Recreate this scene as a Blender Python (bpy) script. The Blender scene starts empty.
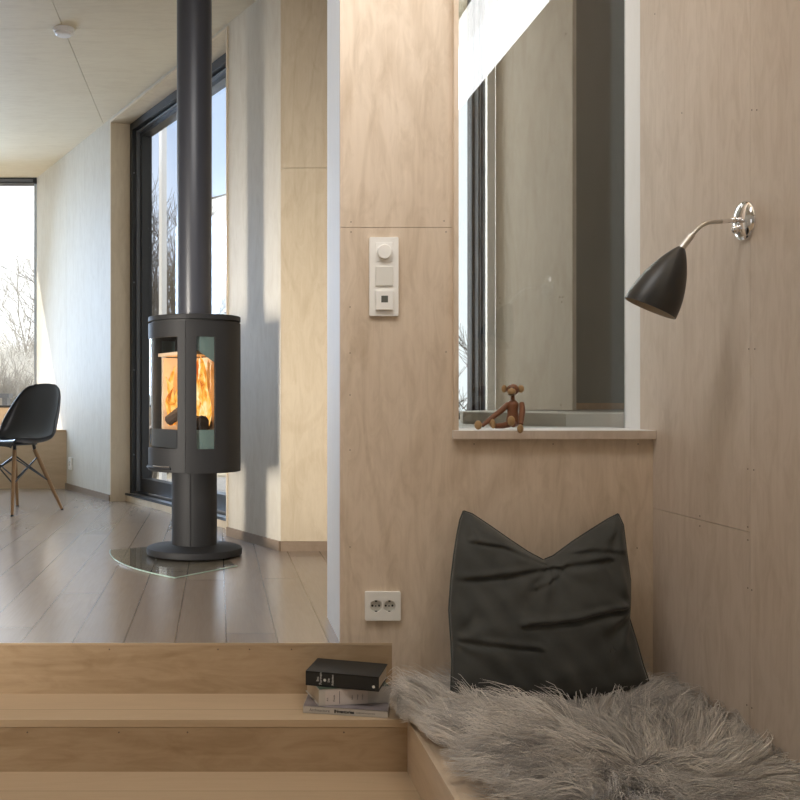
import bpy, bmesh, math, random
import numpy as np
from mathutils import Vector, Matrix
R = math.radians
sc = bpy.context.scene
COL = sc.collection
random.seed(7)

# ------------------------------------------------------------------ camera
CZ = 0.694
cam = bpy.data.cameras.new('camera')
cam.sensor_width = 36.0
cam.sensor_fit = 'HORIZONTAL'
cam.lens = 45.0                      # 1000 px focal length at 800 px
cam.shift_x = 182 / 800
cam.shift_y = 0.0
cam.clip_start = 0.05
cam.clip_end = 200
co = bpy.data.objects.new('camera', cam)
co.location = (0, 0, CZ)
co.rotation_euler = (R(90), 0, 0)
COL.objects.link(co)
sc.camera = co

# ------------------------------------------------------------------ view / world / sun / daylight
sc.view_settings.view_transform = 'Standard'
sc.view_settings.look = 'None'
sc.view_settings.gamma = 1
sc.view_settings.use_curve_mapping = False
sc.view_settings.exposure = 0.08
sc.cycles.use_denoising = True
sc.cycles.max_bounces = 10
sc.cycles.transparent_max_bounces = 16
sc.cycles.sample_clamp_indirect = 6

SUN_TRAVEL = Vector((1.3, -1.0, -1.87)).normalized()
w = bpy.data.worlds.new('sky')
sc.world = w
w.use_nodes = True
nt = w.node_tree
nt.nodes.clear()
tc = nt.nodes.new('ShaderNodeTexCoord')
dt = nt.nodes.new('ShaderNodeVectorMath'); dt.operation = 'DOT_PRODUCT'
dt.inputs[1].default_value = Vector((-0.55, 0.83, 0.05)).normalized()
nt.links.new(tc.outputs['Generated'], dt.inputs[0])
rp = nt.nodes.new('ShaderNodeValToRGB')
rp.color_ramp.elements[0].position = 0.84; rp.color_ramp.elements[0].color = (0.56, 0.68, 0.90, 1)
rp.color_ramp.elements[1].position = 0.905; rp.color_ramp.elements[1].color = (1.4, 1.4, 1.4, 1)
e_ = rp.color_ramp.elements.new(0.79); e_.color = (0.56, 0.68, 0.90, 1)
e_ = rp.color_ramp.elements.new(0.71); e_.color = (1.2, 1.22, 1.25, 1)
nt.links.new(dt.outputs['Value'], rp.inputs[0])
bg = nt.nodes.new('ShaderNodeBackground'); bg.inputs[1].default_value = 1.25
nt.links.new(rp.outputs[0], bg.inputs[0])
wo = nt.nodes.new('ShaderNodeOutputWorld')
nt.links.new(bg.outputs[0], wo.inputs[0])

sl = bpy.data.lights.new('sun', 'SUN'); sl.energy = 9.0; sl.angle = R(0.6); sl.color = (1, 0.95, 0.88)
so = bpy.data.objects.new('sun', sl); COL.objects.link(so)
so.rotation_euler = SUN_TRAVEL.to_track_quat('-Z', 'Y').to_euler()


def area(name, loc, target, sx, sy, watts, col, spread=180):
    l = bpy.data.lights.new(name, 'AREA'); l.shape = 'RECTANGLE'; l.size = sx; l.size_y = sy
    l.energy = watts; l.color = col; l.spread = R(spread)
    o = bpy.data.objects.new(name, l); COL.objects.link(o)
    o.location = loc
    d = Vector(target) - Vector(loc)
    o.rotation_euler = d.to_track_quat('-Z', 'Y').to_euler()
    return o

# daylight standing in the house's own window openings, plus one added overhead fill (all outside the picture)
area('daylight_left_window', (-3.42, 0.5, 0.75), (0.2, 4.85, 0.75), 0.62, 1.2, 17, (1.0, 0.93, 0.83), 34)
area('daylight_back_window', (-2.80, 8.60, 1.6), (-3.3, 4.5, 0.3), 1.0, 1.8, 115, (0.52, 0.71, 1.0))
area('daylight_clerestory', (1.33, 0.9, 2.475), (-0.5, 0.9, 2.2), 3.7, 0.52, 36, (0.97, 0.97, 0.98))
area('overhead_fill', (-0.25, 1.85, 2.55), (-0.12, 2.857, 1.75), 1.3, 0.45, 14.5, (1.0, 0.98, 0.97), 150)  # added fill below the closed ceiling, brightens the upper front wall
area('daylight_nook_window', (0.86, 4.58, 1.75), (1.15, 3.9, 1.7), 0.24, 2.1, 17, (1.0, 0.97, 0.92))

# ------------------------------------------------------------------ helpers
def link(o, parent=None):
    COL.objects.link(o)
    if parent is not None:
        o.parent = parent
    return o


class MB:
    """collects shapes; build() links them as ONE mesh object"""
    def __init__(self, M=None):
        self.v = []; self.f = []; self.M = M

    def add(self, vs, fs):
        b = len(self.v)
        if self.M is not None:
            vs = [self.M @ Vector(p) for p in vs]
        self.v += [tuple(p) for p in vs]
        self.f += [tuple(i + b for i in f) for f in fs]
        return self

    def box(self, a, b, M=None):
        x0, y0, z0 = a; x1, y1, z1 = b
        vs = [(x0, y0, z0), (x1, y0, z0), (x1, y1, z0), (x0, y1, z0), (x0, y0, z1), (x1, y0, z1), (x1, y1, z1), (x0, y1, z1)]
        if M is not None:
            vs = [M @ Vector(p) for p in vs]
        return self.add(vs, [(3, 2, 1, 0), (4, 5, 6, 7), (0, 1, 5, 4), (1, 2, 6, 5), (2, 3, 7, 6), (3, 0, 4, 7)])

    def prism(self, poly, z0, z1):
        n = len(poly)
        vs = [(x, y, z0) for x, y in poly] + [(x, y, z1) for x, y in poly]
        fs = [tuple(range(n - 1, -1, -1)), tuple(range(n, 2 * n))]
        fs += [(i, (i + 1) % n, n + (i + 1) % n, n + i) for i in range(n)]
        return self.add(vs, fs)

    def tube(self, pts, rad, seg=12, cap=True):
        pts = [Vector(p) for p in pts]
        if not hasattr(rad, '__len__'):
            rad = [rad] * len(pts)
        vs = []; fs = []
        up = None
        for i, p in enumerate(pts):
            if i == 0: t = pts[1] - p
            elif i == len(pts) - 1: t = p - pts[i - 1]
            else: t = pts[i + 1] - pts[i - 1]
            t.normalize()
            if up is None:
                up = Vector((0, 0, 1)) if abs(t.z) < 0.9 else Vector((1, 0, 0))
            a = t.cross(up)
            if a.length < 1e-6: a = t.cross(Vector((0, 1, 0)))
            a.normalize(); b = t.cross(a); up = -b if False else up
            for k in range(seg):
                th = 2 * math.pi * k / seg
                vs.append(p + (a * math.cos(th) + b * math.sin(th)) * rad[i])
        for i in range(len(pts) - 1):
            for k in range(seg):
                k2 = (k + 1) % seg
                fs.append((i * seg + k, (i + 1) * seg + k, (i + 1) * seg + k2, i * seg + k2))
        if cap:
            fs.append(tuple(range(seg)))
            fs.append(tuple(reversed(range((len(pts) - 1) * seg, len(pts) * seg))))
        return self.add(vs, fs)

    def lathe(self, prof, seg=48, M=None, plan=None, cap=True):
        """prof: (r, z) list; plan(theta) scales r"""
        vs = []; fs = []
        for r, z in prof:
            for k in range(seg):
                th = 2 * math.pi * k / seg
                s = plan(th) if plan else 1
                p = Vector((r * s * math.cos(th), r * s * math.sin(th), z))
                vs.append(M @ p if M is not None else p)
        n = len(prof)
        for i in range(n - 1):
            for k in range(seg):
                k2 = (k + 1) % seg
                fs.append((i * seg + k, i * seg + k2, (i + 1) * seg + k2, (i + 1) * seg + k))
        if cap and prof[0][0] > 1e-6: fs.append(tuple(reversed(range(seg))))
        if cap and prof[-1][0] > 1e-6: fs.append(tuple(range((n - 1) * seg, n * seg)))
        return self.add(vs, fs)

    def sphere(self, c, r, seg=16, rings=10, M=None):
        if not hasattr(r, '__len__'): r = (r, r, r)
        T = Matrix.Translation(c) @ (M if M is not None else Matrix.Identity(4)) @ Matrix.Diagonal((r[0], r[1], r[2], 1))
        prof = [(max(1e-4, math.sin(math.pi * i / rings)), -math.cos(math.pi * i / rings)) for i in range(rings + 1)]
        return self.lathe(prof, seg, T)

    def build(self, name, mat, parent=None, smooth=False, bevel=0, bseg=2, angle=35):
        me = bpy.data.meshes.new(name)
        me.from_pydata(self.v, [], self.f)
        me.validate(); me.update()
        bm = bmesh.new(); bm.from_mesh(me)
        bmesh.ops.recalc_face_normals(bm, faces=bm.faces)
        bm.to_mesh(me); bm.free()
        if mat is not None: me.materials.append(mat)
        if smooth:
            for p in me.polygons: p.use_smooth = True
            me.set_sharp_from_angle(angle=R(angle))
        o = bpy.data.objects.new(name, me)
        link(o, parent)
        if bevel:
            m = o.modifiers.new('bevel', 'BEVEL'); m.width = bevel; m.segments = bseg; m.limit_method = 'ANGLE'
            m.angle_limit = R(40)
        return o


def thing(name, label, cat, loc=(0, 0, 0), rz=0, group=None):
    o = bpy.data.objects.new(name, None); o.empty_display_size = 0.1
    link(o); o.location = loc; o.rotation_euler = (0, 0, rz)
    o['label'] = label; o['category'] = cat
    if group: o['group'] = group
    return o


def tag(o, label, cat, group=None, kind=None):
    o['label'] = label; o['category'] = cat
    if group: o['group'] = group
    if kind: o['kind'] = kind
    return o


def struct(o):
    o['kind'] = 'structure'
    return o


def P(x, y, Y):
    """world point seen at photo pixel (x, y) at depth Y from the camera (used once, to place things)"""
    return Vector(((x - 218) * Y / 1000, Y, CZ + (400 - y) * Y / 1000))

# ------------------------------------------------------------------ materials
def newmat(name):
    m = bpy.data.materials.new(name); m.use_nodes = True
    t = m.node_tree; t.nodes.clear()
    out = t.nodes.new('ShaderNodeOutputMaterial')
    return m, t, out


def nd(t, typ, **kw):
    n = t.nodes.new(typ)
    for k, v in kw.items():
        if k == 'op': n.operation = v
        elif k.startswith('i'):
            key = int(k[1:])
            if hasattr(v, 'is_output') and v.is_output: t.links.new(v, n.inputs[key])
            else: n.inputs[key].default_value = v
        else: setattr(n, k, v)
    return n


def math_(t, op, a, b=None, c=None):
    n = t.nodes.new('ShaderNodeMath'); n.operation = op
    for i, v in enumerate((a, b, c)):
        if v is None: continue
        if hasattr(v, 'is_output'): t.links.new(v, n.inputs[i])
        else: n.inputs[i].default_value = v
    return n.outputs[0]


def mix(t, f, a, b):
    n = t.nodes.new('ShaderNodeMix'); n.data_type = 'RGBA'
    for i, v in ((0, f), (6, a), (7, b)):
        if hasattr(v, 'is_output'): t.links.new(v, n.inputs[i])
        else: n.inputs[i].default_value = v if i == 0 else (*v[:3], 1)
    return n.outputs[2]


def mapped(t, scale, off=(0, 0, 0)):
    c = t.nodes.new('ShaderNodeTexCoord')
    m = t.nodes.new('ShaderNodeMapping')
    m.inputs['Scale'].default_value = scale; m.inputs['Location'].default_value = off
    t.links.new(c.outputs['Object'], m.inputs[0])
    return m.outputs[0]


def noise(t, vec, scale=1, detail=3, rough=0.5, dist=0):
    n = t.nodes.new('ShaderNodeTexNoise')
    t.links.new(vec, n.inputs['Vector'])
    n.inputs['Scale'].default_value = scale; n.inputs['Detail'].default_value = detail
    n.inputs['Roughness'].default_value = rough; n.inputs['Distortion'].default_value = dist
    return n.outputs[0]


def ramp(t, v, p0, p1):
    n = t.nodes.new('ShaderNodeMapRange'); n.clamp = True
    t.links.new(v, n.inputs[0]); n.inputs[1].default_value = p0; n.inputs[2].default_value = p1
    return n.outputs[0]


def principled(t, out, col, rough=0.5, metal=0, coat=0, spec=0.5, bump=None, bstr=0.1):
    b = t.nodes.new('ShaderNodeBsdfPrincipled')
    if hasattr(col, 'is_output'): t.links.new(col, b.inputs['Base Color'])
    else: b.inputs['Base Color'].default_value = (*col[:3], 1)
    if hasattr(rough, 'is_output'): t.links.new(rough, b.inputs['Roughness'])
    else: b.inputs['Roughness'].default_value = rough
    b.inputs['Metallic'].default_value = metal
    b.inputs['Coat Weight'].default_value = coat
    b.inputs['Coat Roughness'].default_value = 0.12
    b.inputs['Specular IOR Level'].default_value = spec
    if bump is not None:
        n = t.nodes.new('ShaderNodeBump'); n.inputs['Strength'].default_value = bstr
        n.inputs['Distance'].default_value = 0.01
        t.links.new(bump, n.inputs['Height']); t.links.new(n.outputs[0], b.inputs['Normal'])
    t.links.new(b.outputs[0], out.inputs[0])
    return b


def plain(name, col, rough=0.5, metal=0, coat=0, spec=0.5, var=0.06, vs=30):
    m, t, out = newmat(name)
    n = noise(t, mapped(t, (1, 1, 1)), vs, 3)
    c = mix(t, n, tuple(x * (1 - var) for x in col), tuple(min(1, x * (1 + var)) for x in col))
    principled(t, out, c, rough, metal, coat, spec)
    return m


def ply(name, c, along='z', seed=0, ring=9, amt=0.5, rough=0.55, spec=0.3, cathedral=1.0):
    """birch plywood: broad soft cathedral figure plus fine flecks along the grain"""
    m, t, out = newmat(name)
    s = {'z': (1, 1, 0.28), 'x': (0.22, 1, 1), 'y': (1, 0.22, 1)}[along]
    v = mapped(t, tuple(2.6 * k for k in s), (seed * 3.1, seed * 1.7, seed * 0.9))
    n1 = noise(t, v, 1.0, 2, 0.45, 0.5)
    rings = math_(t, 'SINE', math_(t, 'MULTIPLY', n1, ring * 6.28))
    line = ramp(t, rings, 0.55, 1.0)
    sf = {'z': (1, 1, 0.05), 'x': (0.05, 1, 1), 'y': (1, 0.05, 1)}[along]
    fine = noise(t, mapped(t, tuple(130 * k for k in sf), (seed, 0, 0)), 1, 2, 0.6)
    broad = noise(t, mapped(t, (1.6, 1.6, 0.9), (0, seed, 2)), 1, 2)
    fac = math_(t, 'ADD', math_(t, 'MULTIPLY', line, 0.30 * cathedral), math_(t, 'MULTIPLY', ramp(t, fine, 0.35, 0.7), 0.17))
    fac = math_(t, 'ADD', fac, math_(t, 'MULTIPLY', ramp(t, broad, 0.3, 0.7), 0.36))
    sm = {'z': (22, 22, 6), 'x': (6, 22, 22), 'y': (22, 6, 22)}[along]
    mott = noise(t, mapped(t, sm, (seed * 2, seed, 1)), 1, 4, 0.65, 1.2)
    fac = math_(t, 'ADD', fac, math_(t, 'MULTIPLY', ramp(t, mott, 0.42, 0.68), 0.50))
    fac = math_(t, 'MULTIPLY', fac, amt)
    dark = (c[0] * 0.72, c[1] * 0.66, c[2] * 0.58)
    light = tuple(min(1, k * 1.06) for k in c)
    principled(t, out, mix(t, fac, light, dark), rough, spec=spec)
    return m


def boards(name, c, along='y', width=0.147, phase=0.024, rough=0.33, coat=0.0, length=2.1, gap=0.0022, var=0.16, spec=0.5):
    """wooden boards with joints"""
    m, t, out = newmat(name)
    tcn = t.nodes.new('ShaderNodeTexCoord'); sp = t.nodes.new('ShaderNodeSeparateXYZ')
    t.links.new(tcn.outputs['Object'], sp.inputs[0])
    a, b = (sp.outputs[0], sp.outputs[1]) if along == 'y' else (sp.outputs[1], sp.outputs[0])
    u = math_(t, 'DIVIDE', math_(t, 'SUBTRACT', a, phase), width)
    idx = math_(t, 'FLOOR', u); fr = math_(t, 'FRACT', u)
    wn = t.nodes.new('ShaderNodeTexWhiteNoise'); wn.noise_dimensions = '1D'; t.links.new(idx, wn.inputs['W'])
    vv = math_(t, 'ADD', math_(t, 'DIVIDE', b, length), wn.outputs[0])
    wn2 = t.nodes.new('ShaderNodeTexWhiteNoise'); wn2.noise_dimensions = '2D'
    cb = t.nodes.new('ShaderNodeCombineXYZ'); t.links.new(idx, cb.inputs[0]); t.links.new(math_(t, 'FLOOR', vv), cb.inputs[1])
    t.links.new(cb.outputs[0], wn2.inputs['Vector'])
    e = math_(t, 'MULTIPLY', math_(t, 'MINIMUM', fr, math_(t, 'SUBTRACT', 1.0, fr)), width)
    fv = math_(t, 'FRACT', vv)
    e2 = math_(t, 'MULTIPLY', math_(t, 'MINIMUM', fv, math_(t, 'SUBTRACT', 1.0, fv)), length)
    joint = math_(t, 'LESS_THAN', math_(t, 'MINIMUM', e, e2), gap)
    s = (2.4, 0.35, 2.4) if along == 'y' else (0.35, 2.4, 2.4)
    mp = t.nodes.new('ShaderNodeMapping'); mp.inputs['Scale'].default_value = tuple(4 * k for k in s)
    cb2 = t.nodes.new('ShaderNodeVectorMath'); cb2.operation = 'ADD'
    sc_ = t.nodes.new('ShaderNodeVectorMath'); sc_.operation = 'SCALE'; t.links.new(wn2.outputs[1], sc_.inputs[0]); sc_.inputs['Scale'].default_value = 9
    t.links.new(tcn.outputs['Object'], cb2.inputs[0]); t.links.new(sc_.outputs[0], cb2.inputs[1])
    t.links.new(cb2.outputs[0], mp.inputs[0])
    n1 = noise(t, mp.outputs[0], 1, 3, 0.5, 0.8)
    rings = ramp(t, math_(t, 'SINE', math_(t, 'MULTIPLY', n1, 26)), 0.2, 1.0)
    mp2 = t.nodes.new('ShaderNodeMapping'); mp2.inputs['Scale'].default_value = (160, 7, 160) if along == 'y' else (7, 160, 160)
    t.links.new(tcn.outputs['Object'], mp2.inputs[0])
    fine = noise(t, mp2.outputs[0], 1, 2)
    f = math_(t, 'ADD', math_(t, 'MULTIPLY', rings, 0.07), math_(t, 'MULTIPLY', ramp(t, fine, 0.3, 0.75), 0.16))
    col = mix(t, f, tuple(min(1, k * 1.05) for k in c), (c[0] * 0.66, c[1] * 0.6, c[2] * 0.52))
    tint = math_(t, 'ADD', 1 - var / 2, math_(t, 'MULTIPLY', wn2.outputs[0], var))
    hs = t.nodes.new('ShaderNodeHueSaturation'); t.links.new(col, hs.inputs['Color']); t.links.new(tint, hs.inputs['Value'])
    col = mix(t, joint, hs.outputs[0], (c[0] * 0.55, c[1] * 0.52, c[2] * 0.48))
    rr = rough
    principled(t, out, col, rr, coat=coat, spec=spec)
    return m


def thin_glass(name, tint=(0.93, 0.97, 0.96), refl=2.0, rough=0.0):
    """a pane seen and lit the same way by every ray: clear with a Fresnel mirror on top"""
    m, t, out = newmat(name)
    tr = nd(t, 'ShaderNodeBsdfTransparent'); tr.inputs[0].default_value = (*tint, 1)
    gl = nd(t, 'ShaderNodeBsdfGlossy'); gl.inputs['Roughness'].default_value = rough
    fr = nd(t, 'ShaderNodeFresnel'); fr.inputs[0].default_value = 1.5
    geo = nd(t, 'ShaderNodeNewGeometry')
    # same reflectance from both sides
    ior = math_(t, 'ADD', 1.5, math_(t, 'MULTIPLY', geo.outputs['Backfacing'], 1 / 1.5 - 1.5))
    t.links.new(ior, fr.inputs[0])
    f = math_(t, 'MINIMUM', math_(t, 'MULTIPLY', fr.outputs[0], refl), 1.0)
    mx = nd(t, 'ShaderNodeMixShader'); t.links.new(f, mx.inputs[0]); t.links.new(tr.outputs[0], mx.inputs[1]); t.links.new(gl.outputs[0], mx.inputs[2])
    t.links.new(mx.outputs[0], out.inputs[0])
    return m


M = {}
M['ply_front'] = ply('birch_ply_front', (0.71, 0.59, 0.465), 'z', 1, ring=7, amt=0.75)
M['ply_right'] = ply('birch_ply_right', (0.64, 0.545, 0.46), 'z', 4, ring=4, amt=0.65, cathedral=0.5)
M['ply_left'] = ply('birch_ply_left', (0.59, 0.55, 0.475), 'z', 6, ring=4, amt=0.5, cathedral=0.5)
M['ply_column'] = ply('birch_ply_column', (0.53, 0.455, 0.345), 'z', 9, ring=10, amt=0.6)
M['ply_back'] = ply('birch_ply_back', (0.62, 0.48, 0.33), 'x', 3, ring=5, amt=0.4)
M['ply_jamb'] = ply('birch_ply_jamb', (0.68, 0.58, 0.44), 'z', 7, ring=4, amt=0.4)
M['ply_ceiling'] = ply('birch_ply_ceiling', (0.72, 0.645, 0.50), 'x', 5, ring=5, amt=0.4, cathedral=0.4)
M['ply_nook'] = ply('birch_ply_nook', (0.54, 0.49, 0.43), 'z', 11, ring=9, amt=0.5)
M['ply_pale'] = ply('pale_lit_ply', (0.80, 0.80, 0.80), 'z', 2, ring=3, amt=0.15, cathedral=0.3)  # wall end is ply too; its bright window light is put into this colour
M['ply_edge'] = ply('birch_ply_edge', (0.55, 0.39, 0.25), 'z', 8, ring=3, amt=0.6)
M['ply_bench'] = ply('birch_ply_bench', (0.66, 0.52, 0.38), 'y', 7, ring=5, amt=0.45)
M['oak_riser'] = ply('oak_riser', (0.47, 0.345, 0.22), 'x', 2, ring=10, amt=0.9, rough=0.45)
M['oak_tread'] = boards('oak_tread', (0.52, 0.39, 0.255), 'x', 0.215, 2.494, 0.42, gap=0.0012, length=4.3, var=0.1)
M['oak_floor'] = boards('oak_floor', (0.30, 0.243, 0.195), 'y', rough=0.225, coat=0.0, spec=0.8, gap=0.0025)
M['baseboard'] = ply('oak_baseboard', (0.25, 0.19, 0.14), 'y', 2, ring=4, amt=0.5)
M['grey_wall'] = plain('dark_grey_wall', (0.20, 0.215, 0.195), 0.75, var=0.05, vs=3)
M['frame_dark'] = plain('dark_window_frame', (0.028, 0.029, 0.032), 0.45)
M['frame_mid'] = plain('mid_grey_frame', (0.16, 0.17, 0.19), 0.35)
M['frame_light'] = plain('light_alu', (0.55, 0.62, 0.70), 0.3, metal=0.4)
M['alu'] = plain('aluminium', (0.72, 0.74, 0.77), 0.28, metal=0.9)
M['glass'] = thin_glass('window_glass', (0.95, 0.97, 0.98), 0.8)
M['glass_in'] = thin_glass('interior_window_glass', (0.88, 0.90, 0.89), 2.4)
M['glass_matt'] = thin_glass('coated_window_glass', (0.96, 0.97, 0.97), 0.12)
M['glass_clear'] = thin_glass('clear_glass', (0.97, 0.98, 0.97), 1.5)
M['white_plastic'] = plain('white_plastic', (0.90, 0.88, 0.83), 0.35, var=0.01)
M['white_plastic_dim'] = plain('grey_white_plastic', (0.76, 0.74, 0.68), 0.35, var=0.01)
M['dark_hole'] = plain('dark_hole', (0.02, 0.02, 0.02), 0.6)
M['lcd'] = plain('lcd_grey', (0.12, 0.125, 0.11), 0.2)
M['screw'] = plain('screw_steel', (0.16, 0.12, 0.09), 0.5, metal=0.3)
M['stove'] = plain('stove_black_steel', (0.021, 0.021, 0.0225), 0.6, spec=0.3, var=0.05, vs=60)
M['pipe'] = plain('flue_black_steel', (0.040, 0.043, 0.056), 0.33, var=0.03)
M['chrome'] = plain('chrome', (0.86, 0.86, 0.88), 0.06, metal=1, var=0.01)
M['satin_steel'] = plain('satin_steel', (0.60, 0.58, 0.55), 0.28, metal=1, var=0.03)
M['lamp_black'] = plain('lamp_black_lacquer', (0.030, 0.029, 0.028), 0.38)
M['lamp_inner'] = plain('lamp_inner_cream', (0.48, 0.40, 0.30), 0.5)
M['shell_black'] = plain('black_plastic_shell', (0.022, 0.025, 0.032), 0.34)
M['chair_wood'] = ply('chair_leg_maple', (0.33, 0.20, 0.10), 'z', 3, ring=3, amt=0.4)
M['black_metal'] = plain('black_metal', (0.02, 0.02, 0.022), 0.4)
M['teal_band'] = plain('teal_grey_sheet', (0.11, 0.16, 0.155), 0.25)  # teal-grey sheets behind the top and bottom of the side glass
M['vermiculite'] = plain('firebrick_cream', (0.66, 0.52, 0.38), 0.9, var=0.15, vs=40)
M['log'] = plain('charred_log', (0.055, 0.036, 0.026), 0.9, var=0.7, vs=35)
M['teak'] = ply('teak', (0.19, 0.08, 0.04), 'z', 5, ring=3, amt=0.7, rough=0.4)
M['limba'] = ply('limba', (0.36, 0.23, 0.11), 'z', 6, ring=3, amt=0.5, rough=0.4)
M['book_black'] = plain('black_cloth', (0.017, 0.017, 0.016), 0.55)
M['book_white'] = plain('greywhite_cover', (0.60, 0.56, 0.51), 0.5, var=0.03)
M['book_label'] = plain('pinkish_white_label', (0.70, 0.63, 0.59), 0.5, var=0.02)
M['book_green'] = plain('green_cover', (0.09, 0.12, 0.085), 0.4, var=0.5, vs=25)
M['mag_top'] = plain('magazine_cover', (0.24, 0.21, 0.22), 0.35, var=0.6, vs=28)
M['pages'] = plain('page_edges', (0.58, 0.48, 0.36), 0.8, var=0.1, vs=250)
M['ink_white'] = plain('white_print', (0.75, 0.74, 0.70), 0.5)
M['ink_dark'] = plain('dark_print', (0.03, 0.03, 0.03), 0.5)
M['ink_grey'] = plain('grey_print', (0.10, 0.09, 0.085), 0.5)
M['ground'] = plain('dry_grass_ground', (0.30, 0.26, 0.19), 0.9, var=0.4, vs=3)
M['bark_hazed'] = plain('haze_paled_twigs', (0.72, 0.71, 0.68), 0.9, var=0.15, vs=8)  # bright haze over the far shrubs is put into this pale colour
M['bark_grey'] = plain('grey_twigs', (0.45, 0.43, 0.40), 0.9, var=0.3, vs=8)
M['bark_dark'] = plain('dark_twigs', (0.10, 0.085, 0.07), 0.9, var=0.3, vs=8)
M['white_paint'] = plain('white_paint', (0.85, 0.86, 0.88), 0.6, var=0.02)
M['deck'] = plain('grey_deck', (0.16, 0.155, 0.15), 0.7, var=0.2, vs=6)
M['roofing'] = plain('dark_roofing', (0.06, 0.06, 0.065), 0.8)
M['nook_floor'] = ply('grey_nook_boards', (0.50, 0.48, 0.44), 'x', 13, ring=4, amt=0.3)
M['detector'] = plain('detector_plastic', (0.78, 0.76, 0.76), 0.4, var=0.02)


def velvet():
    m, t, out = newmat('charcoal_velvet')
    v = mapped(t, (1, 1, 1))
    n = noise(t, v, 7, 4, 0.6); f = noise(t, v, 350, 2)
    c = mix(t, ramp(t, n, 0.3, 0.75), (0.056, 0.057, 0.053), (0.088, 0.089, 0.083))
    b = principled(t, out, c, 0.85, spec=0.15, bump=f, bstr=0.12)
    b.inputs['Sheen Weight'].default_value = 0.55
    b.inputs['Sheen Roughness'].default_value = 0.4
    b.inputs['Sheen Tint'].default_value = (0.55, 0.54, 0.50, 1)
    return m


M['velvet'] = velvet()


def fur():
    m, t, out = newmat('grey_sheep_wool')
    at = t.nodes.new('ShaderNodeAttribute'); at.attribute_name = 'tuft'
    c = mix(t, at.outputs['Fac'], (0.40, 0.37, 0.35), (1.0, 0.93, 0.85))
    b = principled(t, out, c, 0.7, spec=0.25)
    b.inputs['Sheen Weight'].default_value = 0.25
    return m


M['wool'] = fur()
M['hide'] = plain('sheep_hide', (0.30, 0.27, 0.25), 0.9)


def flame():
    m, t, out = newmat('flame')
    n = noise(t, mapped(t, (24, 24, 11)), 1, 3, 0.6, 0.6)
    r = t.nodes.new('ShaderNodeValToRGB')
    e = r.color_ramp.elements
    e[0].position = 0.36; e[0].color = (0.55, 0.10, 0.01, 1)
    e[1].position = 0.66; e[1].color = (1.0, 0.80, 0.42, 1)
    k = e.new(0.5); k.color = (1.0, 0.46, 0.07, 1)
    t.links.new(n, r.inputs[0])
    em = t.nodes.new('ShaderNodeEmission'); t.links.new(r.outputs[0], em.inputs[0]); em.inputs[1].default_value = 1.25
    t.links.new(em.outputs[0], out.inputs[0])
    return m


M['flame'] = flame()

# ================================================================== LARGE STRUCTURE
D1 = 2.857            # the wall with the switches
XR = 1.243            # right wall
XL = -3.3             # far left wall (outside the picture)
Z1, Z2 = -0.1445, -0.281
D2 = 2.623
HC = 2.62             # ceiling of the stove room
A0 = Vector((-1.572, 8.675, 0)); DIR = Vector((0.4149, -0.9099, 0)); NOUT = Vector((0.9099, 0.4149, 0))
MW = Matrix(((DIR.x, NOUT.x, 0, A0.x), (DIR.y, NOUT.y, 0, A0.y), (0, 0, 1, 0), (0, 0, 0, 1)))   # (s, n, z) on the slanting wall
S_B = 4.483; XB = A0.x + S_B * DIR.x; YB = A0.y + S_B * DIR.y
S_D0, S_D1, Z_D = 2.0277, 3.90, 2.592

# floors
fb = MB(); fb.prism([(XL, D1), (0.3496, D1), (0.3496, D1 + 0.345), (1.0, D1 + 0.345), (1.0, YB), (XB + 0.15, YB), (A0.x + 0.15, 8.7), (XL, 8.7)], -0.10, 0.0)
floor = struct(fb.build('floor', M['oak_floor']))
fb = MB(); fb.box((XL, -2.0, Z2 - 0.1), (XR, 2.625, Z2))
struct(fb.build('floor_lower', M['oak_tread']))

# stairs
def stair(z_top, y0, y1, riser_y, x1, zb):
    b = MB(); b.box((XL, riser_y, zb), (x1, riser_y + 0.018, z_top - 0.0225))
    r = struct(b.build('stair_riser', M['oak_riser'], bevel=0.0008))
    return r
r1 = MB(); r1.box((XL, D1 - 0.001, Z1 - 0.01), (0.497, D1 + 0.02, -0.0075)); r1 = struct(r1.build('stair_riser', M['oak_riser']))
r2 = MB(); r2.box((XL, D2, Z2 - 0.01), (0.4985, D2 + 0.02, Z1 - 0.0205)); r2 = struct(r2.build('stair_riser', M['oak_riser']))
n1 = MB(); n1.box((XL, D1 - 0.0015, -0.007), (0.497, D1 + 0.0, 0.0)); struct(n1.build('stair_nosing', M['oak_tread']))
t1 = MB(); t1.box((XL, D2 - 0.001, Z1 - 0.02), (0.497, D1 - 0.001, Z1)); struct(t1.build('stair_tread', M['oak_tread'], bevel=0.001))
for (sx, r, zz) in ((-0.31, r1, 0), (0.0, r1, 0), (0.09, r1, 0), (-0.08, r2, 0), (-0.26, r2, 0), (-0.5, r2, 0), (0.33, r2, 0), (0.21, r1, 0)):
    y = (D1 - 0.002) if r is r1 else (D2 - 0.001)
    z = -0.018 if r is r1 else Z1 - 0.033
    s = MB(); s.lathe([(0.0022, -0.0006), (0.0022, 0.0006)], 8, Matrix.Translation((sx, y, z)) @ Matrix.Rotation(R(90), 4, 'X'))
    s.build('screw', M['screw'], r)

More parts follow.
